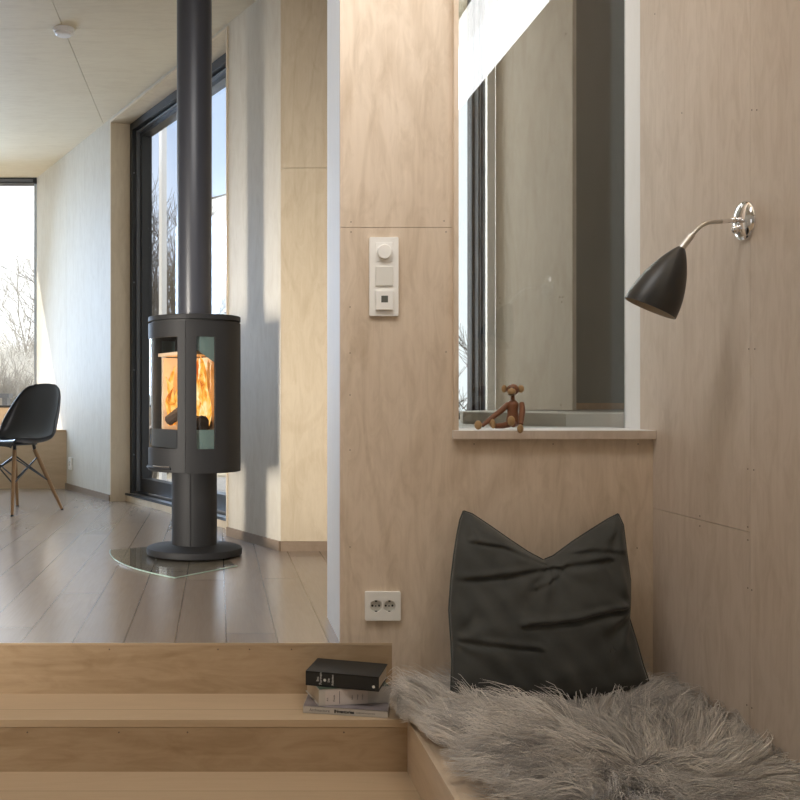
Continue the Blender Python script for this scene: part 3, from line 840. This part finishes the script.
b = MB(); b.tube(path, 0.0048, 12); b.build('arm', M['satin_steel'], lamp, smooth=True)
d_ = (c2 - L(694, 233)).normalized()
b = MB(); b.tube([L(692, 235), c2 + d_ * 0.004], [0.0075, 0.0085], 16); b.build('ferrule', M['satin_steel'], lamp, smooth=True)
apex = L(681.5, 247.5); rimc = L(654, 307.5) + Vector((0, 0.022, 0)); ax = (rimc - apex); LN = ax.length
q = ax.to_track_quat('Z', 'Y').to_matrix().to_4x4(); q.translation = apex
Rm = 0.0625
prof = [(0.008, 0.0)]
for i in range(1, 25):
    k = i / 24
    prof.append((0.008 + (Rm - 0.008) * (1 - (1 - k) ** 1.85) ** 0.92, LN * k))
b = MB(); b.lathe(prof + [(r - 0.0025, z) for r, z in reversed(prof[3:])], 48, q); shade = b.build('lamp_shade', M['lamp_black'], lamp, smooth=True)
b = MB(); b.lathe([(max(0.001, r - 0.003), z) for r, z in prof[2:]], 48, q)
li = b.build('shade_lining', M['lamp_inner'], shade, smooth=True)
me = li.data
bm = bmesh.new(); bm.from_mesh(me)
bmesh.ops.delete(bm, geom=[f for f in bm.faces if len(f.verts) > 4], context='FACES_ONLY'); bm.to_mesh(me); bm.free()
bm = bmesh.new(); bm.from_mesh(shade.data)
bmesh.ops.delete(bm, geom=[f for f in bm.faces if len(f.verts) > 4 and f.calc_center_median().z < apex.z - 0.02], context='FACES_ONLY'); bm.to_mesh(shade.data); bm.free()
b = MB(); b.sphere(apex + ax * 0.62, 0.02, 14, 10); b.build('bulb', M['white_plastic'], lamp, smooth=True)

# ================================================================== SWITCHES AND SOCKETS
def plate(w, h, d, holes, name, mat, parent, M4, seg=40):
    cu = bpy.data.curves.new(name, 'CURVE'); cu.dimensions = '2D'; cu.fill_mode = 'BOTH'; cu.extrude = d / 2; cu.bevel_depth = 0.0006; cu.bevel_resolution = 1
    def sp(pts):
        s = cu.splines.new('POLY'); s.points.add(len(pts) - 1); s.use_cyclic_u = True
        for k, p in zip(s.points, pts): k.co = (p[0], p[1], 0, 1)
    r = 0.003; oc = []
    for cx, cy, a0 in ((w / 2 - r, h / 2 - r, 0), (-w / 2 + r, h / 2 - r, 90), (-w / 2 + r, -h / 2 + r, 180), (w / 2 - r, -h / 2 + r, 270)):
        for k in range(5): oc.append((cx + r * math.cos(R(a0 + k * 22.5)), cy + r * math.sin(R(a0 + k * 22.5))))
    sp(oc)
    for (cx, cy, rad) in holes: sp([(cx + rad * math.cos(2 * math.pi * k / seg), cy + rad * math.sin(2 * math.pi * k / seg)) for k in range(seg)])
    tmp = bpy.data.objects.new(name + '_curve', cu); COL.objects.link(tmp)
    dg = bpy.context.evaluated_depsgraph_get(); me = bpy.data.meshes.new_from_object(tmp.evaluated_get(dg))
    bpy.data.objects.remove(tmp); bpy.data.curves.remove(cu)
    me.transform(M4); me.name = name; me.materials.clear(); me.materials.append(mat)
    return link(bpy.data.objects.new(name, me), parent)
RX = Matrix.Rotation(R(90), 4, 'X')        # local plate plane xz, facing -Y
pc = P(383.5, 277, D1)
sw = thing('switch_panel', 'tall white three-gang switch plate with round dimmer on the ply wall', 'switch', (pc.x, D1, pc.z))
plate(0.0815, 0.2235, 0.0088, [], 'cover_plate', M['white_plastic'], sw, Matrix.Translation((0, -0.005, 0)) @ RX)
for k, z in enumerate((0.0695, 0.001, -0.0685)):
    pt = [0.0015, 0.005, 0.0095][k]
    b = MB(); b.box((-0.0245, -0.010 - pt, z - 0.027), (0.0245, -0.010, z + 0.027))
    ins = b.build(['dimmer', 'rocker', 'thermostat'][k], [M['white_plastic'], M['white_plastic_dim'], M['white_plastic']][k], sw, bevel=0.001)
    if k == 0:
        b = MB(); b.lathe([(0.0205, 0.0), (0.0205, 0.011), (0.019, 0.0125), (0.001, 0.0128)], 36, Matrix.Translation((0, -0.0114, z)) @ RX); b.build('dimmer_knob', M['white_plastic'], ins, smooth=True)
    if k == 2:
        b = MB(); b.box((-0.0095, -0.0198, z - 0.006), (0.0095, -0.0194, z + 0.013)); b.build('display', M['lcd'], ins)
def socket(root, scale=1.0, n=2):
    hs = [(-0.0190, 0, 0.0178), (0.0190, 0, 0.0178)] if n == 2 else [(0, 0, 0.0178)]
    w_ = 0.1000 if n == 2 else 0.08
    plate(w_, 0.0815, 0.0100, hs, 'cover_plate', M['white_plastic'], root, Matrix.Translation((0, -0.0056, 0)) @ RX)
    for (cx, cy, r_) in hs:
        b = MB(); b.lathe([(0.0178, 0.0106), (0.0170, 0.0108), (0.0166, 0.001), (0.0001, 0.0008)], 36, Matrix.Translation((cx, 0, cy)) @ RX, cap=False)
        cup = b.build('socket_well', M['white_plastic_dim'], root, smooth=True)  # same plastic as the plate; recess shade is put into the greyer colour
        b = MB()
        for dx in (-0.0095, 0.0095): b.lathe([(0.0030, 0.0009), (0.0030, 0.0022)], 10, Matrix.Translation((cx + dx, 0, cy)) @ RX)
        b.lathe([(0.0020, 0.0009), (0.0020, 0.0020)], 10, Matrix.Translation((cx, 0, cy - 0.001)) @ RX)
        b.box((cx - 0.0028, -0.010, cy + 0.0120), (cx + 0.0028, -0.003, cy + 0.0160)); b.box((cx - 0.0028, -0.008, cy - 0.0160), (cx + 0.0028, -0.003, cy - 0.0140))
        b.build('contacts', M['dark_hole'], cup)
pc = P(382.3, 605.5, D1)
s1 = thing('wall_socket', 'white double wall socket low on the ply wall above the books', 'socket', (pc.x, D1, pc.z))
socket(s1)
sp_ = Vector((-1.141, 7.71, 0.205)); 
s2 = thing('wall_socket', 'small white wall socket behind the shell chair, low beside the window seat', 'socket', sp_, math.atan2(DIR.y, DIR.x))
s2.rotation_euler = (0, 0, math.atan2(DIR.y, DIR.x)); s2.scale = (1, 1, 1.15)
sdist = (sp_ - A0).dot(NOUT); s2.location = sp_ - NOUT * sdist
socket(s2, n=1)

# smoke detector
sd = thing('smoke_detector', 'small round white smoke detector on the plywood ceiling', 'smoke detector', (-0.80, 5.19, HC))
b = MB(); b.lathe([(0.056, 0.0), (0.056, -0.010), (0.050, -0.018)], 36); b.build('base', M['detector'], sd, smooth=True)
b = MB(); b.lathe([(0.045, -0.017), (0.046, -0.028), (0.036, -0.036), (0.001, -0.038)], 36); b.build('cover', M['detector'], sd, smooth=True)

# ================================================================== BOOKS
def text_mesh(body, size, M4, mat, parent, name='lettering', bold=False):
    cu = bpy.data.curves.new(name, 'FONT'); cu.body = body; cu.size = size; cu.align_x = 'LEFT'; cu.align_y = 'CENTER'; cu.extrude = 0.0002
    if bold: cu.offset = 0.0006
    tmp = bpy.data.objects.new('tmp', cu); COL.objects.link(tmp)
    dg = bpy.context.evaluated_depsgraph_get(); me = bpy.data.meshes.new_from_object(tmp.evaluated_get(dg))
    bpy.data.objects.remove(tmp); bpy.data.curves.remove(cu)
    me.transform(M4); me.materials.clear(); me.materials.append(mat); me.name = name
    return link(bpy.data.objects.new(name, me), parent)
SP = Matrix.Rotation(R(90), 4, 'X')     # text upright on the spine (facing -Y)
def book(name, label, loc, rz, w, d, h, cover, top, pages, group='books on the stair'):
    bk = thing(name, label, 'book', loc, rz, group)
    b = MB(); c = 0.0025
    b.box((0, 0, 0), (w, d, c)); b.box((0, 0, 0), (w, c, h)); 
    b.box((0, 0, h - c), (w, d, h)); cv = b.build('cover', cover, bk)
    if top is not cover:
        b = MB(); b.box((0.001, 0.001, h), (w - 0.001, d - 0.001, h + 0.0004)); b.build('cover_print', top, cv)
    b = MB(); b.box((0.003, c, c), (w - 0.003, d - 0.004, h - c)); b.build('pages', M['pages'], bk)
    return bk, cv
g1 = R(-12.0)
mag, cv = book('book', 'thin white-spined book at the bottom of the stack of three', (0.228, 2.681, Z1), g1, 0.224, 0.16, 0.0185, M['book_white'], M['mag_top'], M['pages'])
text_mesh('Architecture', 0.0105, Matrix.Translation((0.017, -0.0003, 0.0092)) @ SP, M['ink_grey'], cv)
text_mesh('INventories', 0.0110, Matrix.Translation((0.083, -0.0003, 0.0092)) @ SP, M['ink_dark'], cv, bold=True)
text_mesh('contemporary practice', 0.0055, Matrix.Translation((0.128 + 0.012, -0.0003, 0.0092)) @ SP, M['ink_grey'], cv)
mid, cv = book('book', 'thick pale grey book lying between the black book and the thin one', (0.270, 2.676, Z1 + 0.0189), R(9.5), 0.199, 0.140, 0.045, M['book_white'], M['book_green'], M['pages'])
b = MB(); b.box((0.018, -0.0005, 0.0015), (0.136, 0.0, 0.0415)); lab = b.build('spine_label', M['book_label'], cv)
RV = SP @ Matrix.Rotation(R(90), 4, 'Z')
for (x, s, z, tx) in ((0.024, 0.0065, 0.012, 'Ark'), (0.042, 0.0065, 0.010, 'Mosaik'), (0.092, 0.0055, 0.013, 'Italian'), (0.107, 0.0055, 0.012, 'Design'), (0.121, 0.0050, 0.012, 'Archive')):
    text_mesh(tx, s, Matrix.Translation((x, -0.0007, z)) @ RV, M['ink_grey'], lab)
b = MB(); b.box((0.0565, -0.0009, 0.004), (0.0577, -0.0004, 0.038)); b.build('rule', M['ink_dark'], lab)
blk, cv = book('book', 'thick black book on top of the stack of three', (0.238, 2.716, Z1 + 0.0644), R(-18.8), 0.199, 0.143, 0.0385, M['book_black'], M['book_black'], M['pages'])
for (x, s, z, tx) in ((0.0335, 0.0085, 0.013, 'Bau'), (0.0415, 0.0105, 0.005, 'Formen'), (0.064, 0.0075, 0.013, 'Die'), (0.0745, 0.0085, 0.005, 'Atlanten')):
    text_mesh(tx, s, Matrix.Translation((x, -0.0004, z)) @ RV, M['ink_white'], cv)
for x, z in ((0.053, 0.018), (0.185, 0.012)):
    b = MB(); b.lathe([(0.004, 0.0), (0.004, 0.0005)], 14, Matrix.Translation((x, 0, z)) @ RX); b.build('emblem', M['ink_white'], cv)

# ================================================================== PILLOW
def pillow():
    root = thing('cushion', 'charcoal velvet cushion leaning on the ply wall above the sheepskin', 'cushion', (0.80, 2.66, Z1))
    ctr = Vector(root.location)
    top = [(463.5, 511), (472, 514), (490, 526), (510, 540), (528, 552), (543, 560), (553, 556), (572, 542), (592, 529), (608, 519), (618, 514)]
    bot = [(451, 694), (470, 697), (490, 699), (510, 700), (530, 701), (550, 701), (570, 700), (590, 698), (612, 695), (632, 689), (649, 682)]
    lef = [(451, 694), (452, 660), (451, 640), (449, 610), (451, 580), (454, 555), (457, 535), (460, 520), (463.5, 511)]
    rig = [(649, 682), (643, 665), (636, 640), (629, 618), (630, 600), (630, 580), (626, 550), (623, 525), (618, 514)]
    def pl(a, k):
        k = min(max(k, 0), 1) * (len(a) - 1); i = min(int(k), len(a) - 2); f = k - i
        f2 = f
        return Vector((a[i][0] + (a[i + 1][0] - a[i][0]) * f2, a[i][1] + (a[i + 1][1] - a[i][1]) * f2))
    creases = [([(452, 578), (500, 572), (550, 565), (600, 557)], 5.5, 3.0), ([(520, 620), (560, 617), (590, 611), (632, 605)], 6.0, 3.5), ([(451, 637), (490, 640), (530, 643)], 4.5, 2.2), ([(470, 540), (500, 545), (540, 562)], 4, 2), ([(560, 552), (590, 548), (625, 552)], 4, 1.8), ([(560, 562), (550, 575), (530, 585)], 4, 1.5)]
    N = 88
    def surf(u, v, side):
        a, b_ = (u + 1) / 2, (v + 1) / 2
        e = pl(bot, a) * (1 - b_) + pl(top, a) * b_ + pl(lef, b_) * (1 - a) + pl(rig, b_) * a
        e -= pl(bot, 0) * (1 - a) * (1 - b_) + pl(bot, 1) * a * (1 - b_) + pl(top, 0) * (1 - a) * b_ + pl(top, 1) * a * b_
        k = max(0, (1 - abs(u) ** 2.6) * (1 - abs(v) ** 2.6))
        th = 0.072 * k ** 0.55
        # the knocked-in top: thinner towards the valley
        th *= 1 - 0.25 * math.exp(-((u - 0.0) / 0.35) ** 2) * max(0, v) ** 2
        dn = 0
        if side < 0:
            for pts, wd, am in creases:
                best = 1e9; sg = 0
                for p, q_ in zip(pts[:-1], pts[1:]):
                    p = Vector(p); q_ = Vector(q_); s = q_ - p; tt = max(0, min(1, (e - p).dot(s) / s.length_squared))
                    c = p + s * tt; dd = (e - c).length
                    if dd < best: best = dd; sg = 1 if (e.y - c.y) < 0 else -1
                x = best / (wd * 0.62)
                dn += 0.5 * am * (math.exp(-((x * sg - 1.0) ** 2)) - 0.9 * math.exp(-((x * sg + 0.4) ** 2) * 1.6))
            dn += 0.35 * math.sin(e.x * 0.10 + e.y * 0.07) * math.sin(e.y * 0.13 - e.x * 0.03)
            dn += 0.35 * math.sin(e.x * 0.23 - e.y * 0.19)
            for (cx_, cy_, a0, fq) in ((463, 511, 0.55, 11), (618, 514, 2.6, 11), (545, 562, 1.6, 8), (632, 608, 3.3, 9), (450, 640, 0.1, 8)):
                dx_, dy_ = e.x - cx_, e.y - cy_; r_ = math.hypot(dx_, dy_)
                dn += 0.75 * math.exp(-((r_ - 26) / 24) ** 2) * math.sin(fq * (math.atan2(dy_, dx_) - a0))
            dn *= min(1, k * 3) * 0.0062
        yb = 2.635 + 0.145 * (697 - e.y) / 186     # leaning plane
        yy = yb + (side * th * (1.0 if side < 0 else 0.25)) - dn
        return P(e.x, e.y, yb) + Vector((0, yy - yb, 0)) - ctr
    vs = []; fs = []
    for side in (-1, 1):
        base = len(vs)
        for j in range(N + 1):
            for i in range(N + 1):
                vs.append(surf(-1 + 2 * i / N, -1 + 2 * j / N, side))
        for j in range(N):
            for i in range(N):
                a = base + j * (N + 1) + i
                f = (a, a + 1, a + N + 2, a + N + 1)
                fs.append(f if side < 0 else f[::-1])
    b = MB(); b.add(vs, fs); o = b.build('cushion_cover', M['velvet'], root)
    bm = bmesh.new(); bm.from_mesh(o.data); bmesh.ops.remove_doubles(bm, verts=bm.verts, dist=0.0002); bmesh.ops.recalc_face_normals(bm, faces=bm.faces); bm.to_mesh(o.data); bm.free()
    for p in o.data.polygons: p.use_smooth = True
    ring = [surf(-1, -1 + 2 * k / 40, 1) for k in range(41)] + [surf(-1 + 2 * k / 60, 1, 1) for k in range(61)] + [surf(1, 1 - 2 * k / 40, 1) for k in range(41)]
    b = MB(); b.tube(ring, 0.0028, 6); b.build('piping', M['velvet'], root, smooth=True)
    # small embroidered mark on the lower right
    c = P(613, 650, 2.60); pts = []
    b = MB()
    for k in range(9):
        a = R(150 + k * 30); e = (613 + 3.2 * math.cos(a), 651 + 3.6 * math.sin(a))
        pts.append(e)
    def onsurf(e):
        # nearest parameter on the front
        best = None
        for j in range(8, 40):
            for i in range(60, N):
                s_ = vs[j * (N + 1) + i]; wpt = s_ + ctr
                px = 218 + 1000 * wpt.x / wpt.y; py = 400 - 1000 * (wpt.z - CZ) / wpt.y
                dd = (px - e[0]) ** 2 + (py - e[1]) ** 2
                if best is None or dd < best[0]: best = (dd, s_)
        return best[1] + Vector((0, -0.0012, 0))
    b.tube([onsurf(e) for e in pts], 0.0009, 5); b.build('embroidery', M['book_black'], root)
pillow()

# ================================================================== SHEEPSKIN
def sheepskin():
    root = thing('sheepskin', 'long-haired grey sheepskin spread over the low ply bench', 'sheepskin', (0.86, 2.2, Z1))
    cx, cy = 0.86, 2.2
    rs = np.random.RandomState(5)
    # outline of the hide, (x, y)
    out = [(0.53, 2.55), (0.475, 2.66), (0.53, 2.79), (0.66, 2.70), (0.80, 2.66), (0.98, 2.69), (1.12, 2.78), (1.19, 2.68), (1.215, 2.45), (1.215, 2.1), (1.19, 1.75), (0.95, 1.66), (0.76, 1.72), (0.69, 1.86), (0.655, 2.05), (0.615, 2.2), (0.58, 2.35), (0.535, 2.45)]
    out = np.array(out)
    # smooth outline
    for _ in range(2):
        nx = np.roll(out, -1, 0); out = np.stack([out * 0.75 + nx * 0.25, out * 0.25 + nx * 0.75], 1).reshape(-1, 2)
    c = np.array([0.86, 2.2])
    n = len(out); rings = 12
    def hgt(x, y):
        h = 0.012 + 0.010 * math.sin(9 * x + 4 * y) * math.sin(7 * y - 3 * x + 1)
        h += 0.040 * math.exp(-(((x - 1.06) / 0.11) ** 2 + ((y - 2.66) / 0.10) ** 2))
        h += 0.022 * math.exp(-(((x - 0.58) / 0.10) ** 2 + ((y - 2.66) / 0.09) ** 2))
        h += 0.014 * math.exp(-(((x - 0.85) / 0.25) ** 2 + ((y - 2.35) / 0.10) ** 2))
        return max(0.004, h)
    vs = [(0, 0, hgt(*c))]; fs = []
    for r in range(1, rings + 1):
        k = r / rings
        for p in out:
            q_ = c + (p - c) * k; h = hgt(*q_)
            if r == rings: h *= 0.5
            vs.append((q_[0] - cx, q_[1] - cy, h))
    for i in range(n): fs.append((0, 1 + i, 1 + (i + 1) % n))
    for r in range(rings - 1):
        for i in range(n):
            a = 1 + r * n; b2 = 1 + (r + 1) * n; j = (i + 1) % n
            fs.append((a + i, b2 + i, b2 + j, a + j))
    b = MB(); b.add(vs, fs); hide = b.build('hide', M['hide'], root, smooth=True, angle=180)
    m = hide.modifiers.new('solid', 'SOLIDIFY'); m.thickness = 0.003; m.offset = -1
    # wool strands, in tufts
    def inside(x, y):
        r = False; j = n - 1
        for i in range(n):
            xi, yi = out[i]; xj, yj = out[j]
            if ((yi > y) != (yj > y)) and (x < (xj - xi) * (y - yi) / (yj - yi) + xi): r = not r
            j = i
        return r
    NT, NS, SEG = 2700, 18, 8
    tufts = []
    while len(tufts) < NT:
        x = rs.uniform(0.45, 1.23); y = rs.uniform(1.66, 2.82)
        if inside(x, y): tufts.append((x, y))
    strands = []; shade = []
    for (x, y) in tufts:
        h0 = hgt(x, y)
        # combing direction: outward from the spine plus swirls
        a = math.atan2(y - 2.25, (x - 0.95)) + 1.0 * math.sin(6.3 * x + 2.0) * math.cos(5.7 * y) + 0.5 * math.sin(14 * x - 9 * y) + rs.normal(0, 0.28)
        ex = 0.45 + 0.55 * rs.rand()
        d = np.array([math.cos(a), math.sin(a)])
        dist = min(1.0, np.min(np.hypot(out[:, 0] - x, out[:, 1] - y)) / 0.06)
        ln = 0.115 * (0.65 + 0.7 * rs.rand())
        lift = (0.20 + 0.42 * rs.rand() ** 1.5) * (0.75 + 0.25 * dist)
        tone = np.clip(0.50 + 0.22 * math.sin(6 * x + 3 * y) * math.sin(5 * y - 2 * x) + rs.normal(0, 0.27), 0, 1)
        tipd = np.array([x, y]) + d * ln * (0.75)
        wph = rs.uniform(0, 6.28, 2); wam = rs.uniform(0.004, 0.013)
        for s in range(NS):
            bx = x + rs.normal(0, 0.012); by = y + rs.normal(0, 0.012)
            l2 = ln * (0.75 + 0.5 * rs.rand())
            conv = rs.uniform(0.55, 0.95)
            ow = rs.normal(0, 0.0030, 3)
            pts = np.zeros((SEG, 3))
            lf = lift * rs.uniform(0.75, 1.25)
            for i in range(SEG):
                k = i / (SEG - 1)
                hx = bx + d[0] * l2 * k * (0.35 + 0.65 * k); hy = by + d[1] * l2 * k * (0.35 + 0.65 * k)
                hx = hx * (1 - conv * k) + (x + d[0] * ln * k) * conv * k; hy = hy * (1 - conv * k) + (y + d[1] * ln * k) * conv * k
                hz = h0 + l2 * lf * math.sin(min(1, k * 0.95) * 2.0) * 0.72
                wv = wam * k * math.sin(9 * k + wph[0]); wv2 = wam * k * math.sin(8 * k + wph[1])
                hx += -d[1] * wv + ow[0] * k * 2; hy += d[0] * wv + ow[1] * k * 2; hz += wv2 * 0.7 + ow[2] * k * 1.5
                hx = min(hx, XR - 0.003)
                if hx < 0.505: hx = 0.505 - (0.505 - hx) * 0.42
                if hx > 0.515 or hy > 2.64 and hz > 0: hz = max(hz, 0.002)
                pts[i] = (hx - cx, min(hy, D1 - 0.004) - cy, hz)
            strands.append(pts); shade.append(np.clip(tone + rs.normal(0, 0.10), 0, 1))
    S = np.array(strands); ns = len(S)
    tang = np.gradient(S, axis=1); tang /= np.linalg.norm(tang, axis=2, keepdims=True) + 1e-9
    upv = np.array([0.13, 0.21, 0.97]); a_ = np.cross(tang, upv); a_ /= np.linalg.norm(a_, axis=2, keepdims=True) + 1e-9
    b_ = np.cross(tang, a_)
    k = np.linspace(0, 1, SEG); rad = 0.00085 * (1 - k ** 2.2) + 0.00012
    V = np.zeros((ns, SEG, 3, 3))
    for q_ in range(3):
        th = 2 * math.pi * q_ / 3
        V[:, :, q_, :] = S + (a_ * math.cos(th) + b_ * math.sin(th)) * rad[None, :, None]
    V = V.reshape(-1, 3)
    base = (np.arange(ns) * SEG * 3)[:, None, None, None]
    i_ = np.arange(SEG - 1)[None, :, None, None] * 3
    q1 = np.arange(3)[None, None, :, None]; q2 = (np.arange(3) + 1)[None, None, :, None] % 3
    F = np.concatenate([base + i_ + q1, base + i_ + q2, base + i_ + 3 + q2, base + i_ + 3 + q1], axis=3).reshape(-1, 4)
    me = bpy.data.meshes.new('wool'); me.vertices.add(len(V)); me.vertices.foreach_set('co', V.astype(np.float32).ravel())
    me.loops.add(F.size); me.loops.foreach_set('vertex_index', F.astype(np.int32).ravel())
    me.polygons.add(len(F)); me.polygons.foreach_set('loop_start', (np.arange(len(F)) * 4).astype(np.int32))
    me.polygons.foreach_set('use_smooth', np.ones(len(F), dtype=bool))
    me.update(calc_edges=True)
    at = me.attributes.new('tuft', 'FLOAT', 'POINT')
    at.data.foreach_set('value', np.repeat(np.array(shade), SEG * 3).astype(np.float32))
    me.materials.append(M['wool'])
    o = link(bpy.data.objects.new('wool', me), root); o['kind'] = 'stuff'
sheepskin()

# ================================================================== WOODEN MONKEY
def monkey():
    Yc = 2.895
    root = thing('wooden_monkey', 'small jointed wooden toy monkey sitting on the interior window sill', 'toy', (P(513, 429, Yc).x, Yc, SILL))
    o = Vector(root.location)
    def C(x, y, Y=Yc):       # pixel of the 70x70 close view, 11.43x
        return P(465 + x / 11.43, 370 + y / 11.43, Y) - o
    s = Yc / 1000 / 11.43    # metres per close-view pixel
    b = MB(); prof = [(1, 640), (62, 632), (75, 600), (72, 560), (62, 500), (60, 450), (68, 405), (62, 375), (40, 352), (24, 340), (22, 300), (20, 270)]
    c = C(545, 640); b.lathe([(r * s, (640 - y) * s + (c.z)) for r, y in prof], 24, Matrix.Translation((c.x, 0, 0)) @ Matrix.Identity(4)); b.build('torso', M['teak'], root, smooth=True)
    b = MB(); b.sphere(C(540, 585, Yc - 0.012), (44 * s, 12 * s + 0.004, 52 * s)); b.build('belly', M['limba'], root, smooth=True)
    hd = MB(); hd.sphere(C(545, 225), (70 * s, 66 * s, 66 * s)); head = hd.build('head', M['teak'], root, smooth=True)
    b = MB(); b.sphere(C(533, 250, Yc - 0.013), (48 * s, 45 * s, 46 * s)); b.build('muzzle', M['limba'], head, smooth=True)
    b = MB(); b.box(C(495, 288, Yc - 0.024), C(560, 281, Yc - 0.018)); b.build('mouth', M['dark_hole'], head)
    for x in (512, 552):
        b = MB(); b.sphere(C(x, 205, Yc - 0.0168), 8 * s, 8, 6); b.build('eye', M['dark_hole'], head)
    for x, rz in ((448, 20), (638, -20)):
        b = MB(); b.sphere(C(x, 215, Yc), (36 * s, 14 * s, 44 * s), M=Matrix.Rotation(R(rz), 4, 'Z')); b.build('ear', M['limba'], head, smooth=True)
    b = MB(); b.tube([C(495, 392), C(400, 475, Yc - 0.008), C(290, 560, Yc - 0.015), C(195, 638, Yc - 0.02)], [34 * s, 33 * s, 28 * s, 22 * s], 12)
    arm = b.build('arm', M['teak'], root, smooth=True)
    b = MB(); b.sphere(C(150, 630, Yc - 0.022), (44 * s, 34 * s, 52 * s)); b.build('hand', M['limba'], arm, smooth=True)
    b = MB(); b.tube([C(648, 385, Yc - 0.006), C(655, 470, Yc - 0.025), C(645, 550, Yc - 0.045), C(640, 622, Yc - 0.062)], [30 * s, 34 * s, 30 * s, 24 * s], 12)
    arm = b.build('arm', M['teak'], root, smooth=True)
    b = MB(); b.sphere(C(632, 672, Yc - 0.078), (36 * s, 22 * s, 50 * s)); b.build('hand', M['limba'], arm, smooth=True)
    b = MB(); b.tube([C(500, 618), C(430, 636, Yc - 0.010), C(345, 640, Yc - 0.016)], [40 * s, 34 * s, 30 * s], 12); leg = b.build('leg', M['teak'], root, smooth=True)
    b = MB(); b.sphere(C(315, 612, Yc - 0.018), (34 * s, 30 * s, 58 * s), M=Matrix.Rotation(R(-12), 4, 'Y')); b.build('foot', M['limba'], leg, smooth=True)
    b = MB(); b.tube([C(570, 612), C(560, 622, Yc - 0.02), C(548, 626, Yc - 0.038)], [38 * s, 34 * s, 28 * s], 12); leg = b.build('leg', M['teak'], root, smooth=True)
    b = MB(); b.sphere(C(528, 582, Yc - 0.046), (44 * s, 26 * s, 58 * s)); b.build('foot', M['limba'], leg, smooth=True)
monkey()

# ================================================================== OUTSIDE
def tree(name, label, cat, loc, h, mat, seed, dens=5, depth=5, spread=0.55, thick=0.02, group=None, stems=1, lean=0.25):
    r = random.Random(seed); b = MB()
    def grow(p, d, l, rad, lv):
        n = 3; pts = [p]; rr_ = [rad]
        for i in range(n):
            d = (d + Vector((r.gauss(0, 0.13), r.gauss(0, 0.13), r.gauss(0.03, 0.1)))).normalized()
            pts.append(pts[-1] + d * l / n); rr_.append(rad * (1 - 0.35 * (i + 1) / n))
        b.tube(pts, rr_, 5 if lv < 2 else 3, cap=False)
        if lv >= depth: return
        for k in range(r.randint(max(2, dens - 2), dens)):
            t = r.uniform(0.3, 1.0); q = pts[0].lerp(pts[-1], t) if t < 0.99 else pts[-1]
            i = min(n - 1, int(t * n)); q = pts[i].lerp(pts[i + 1], t * n - i)
            nd_ = (d + Vector((r.gauss(0, spread), r.gauss(0, spread), r.gauss(0.15, spread * 0.6)))).normalized()
            grow(q, nd_, l * r.uniform(0.5, 0.75), max(rad * 0.55, 0.0035), lv + 1)
    for k in range(stems):
        grow(Vector((r.uniform(-0.2, 0.2) * (stems > 1), r.uniform(-0.2, 0.2) * (stems > 1), 0)), Vector((r.gauss(0, lean), r.gauss(0, lean), 1)).normalized(), h * 0.42, thick, 0)
    o = b.build(name, mat); o.location = loc
    tag(o, label, cat, group)
ZG = -0.6
g = 'bare shrubs outside the left window'
for i, (x, y, h) in enumerate(((-2.35, 11.2, 2.0), (-2.9, 13.6, 2.3), (-3.9, 16.4, 2.7), (-3.0, 18.4, 3.0), (-4.2, 21.0, 3.0), (-5.6, 23.8, 3.2), (-4.4, 25.6, 3.4), (-3.5, 22.6, 3.0))):
    tree('bare_shrub', 'leafless twiggy shrub paled by bright haze outside the left window', 'shrub', (x, y, ZG), h, M['bark_hazed' if i % 3 else 'bark_grey'], 20 + i, 6, 4, 0.42, 0.013, g, stems=10, lean=0.3)
tree('bare_tree', 'slim leafless tree rising above the shrubs outside the left window', 'tree', (-3.75, 19.2, ZG), 6.0, M['bark_grey'], 44, 6, 4, 0.5, 0.03)
for i, (x, y, h) in enumerate(((-0.80, 12.6, 4.8), (-0.72, 17.5, 6.2), (-1.5, 21.5, 7.0))):
    tree('bare_tree', 'dark leafless tree seen through the sliding door glass', 'tree', (x, y, ZG), h, M['bark_dark'], 60 + i, 6, 4, 0.42, 0.03, 'bare trees outside the sliding door', stems=3, lean=0.15)
tree('bare_tree', 'dark leafless tree in the sliver of daylight left of the toy monkey', 'tree', (2.95, 12.0, ZG), 3.4, M['bark_dark'], 81, 5, 4, 0.45, 0.022, stems=2)
# upright added for a bright reflection in the door glass, and white wall on the deck side
b = MB(); b.box((-0.025, -0.025, 0), (0.025, 0.025, 4.2)); b.box((-0.06, -0.06, 0), (0.06, 0.06, 0.02))
o = b.build('reflection_stripe', M['white_paint'], bevel=0.002); o.rotation_euler.z = R(35)
o.location = ((162.8 - 218) * 8.6e-3, 8.6, -0.6); tag(o, 'slim white upright in place of a reflection in the sliding door glass left of the flue', 'reflection')
wb = thing('white_outbuilding', 'white flat-roofed outbuilding seen through the door glass right of the flue', 'building', (0.0, 24.0, ZG), R(-53))
b = MB(); b.box((-0.28, 0, 0), (4.2, 3, 6.15)); b.build('wall', M['white_paint'], wb)
b = MB(); b.box((-0.28, 0.0, 6.15), (4.2, 3.0, 6.2)); b.build('roof', M['roofing'], wb)
b = MB(); b.box((-0.35, -0.1, 0), (0.35, 0.1, 0.045)); b.box((-0.33, -0.08, -1.35), (-0.28, 0.08, 0)); b.box((0.28, -0.08, -1.35), (0.33, 0.08, 0))  # unidentified dark shape beyond the sill, built as a slab on legs
o = b.build('dark_block', M['frame_mid']); o.location = (P(0, 397, 10.2).x - 0.24, 10.2, 0.715); tag(o, 'dark grey low block just beyond the far left window sill', 'bench')
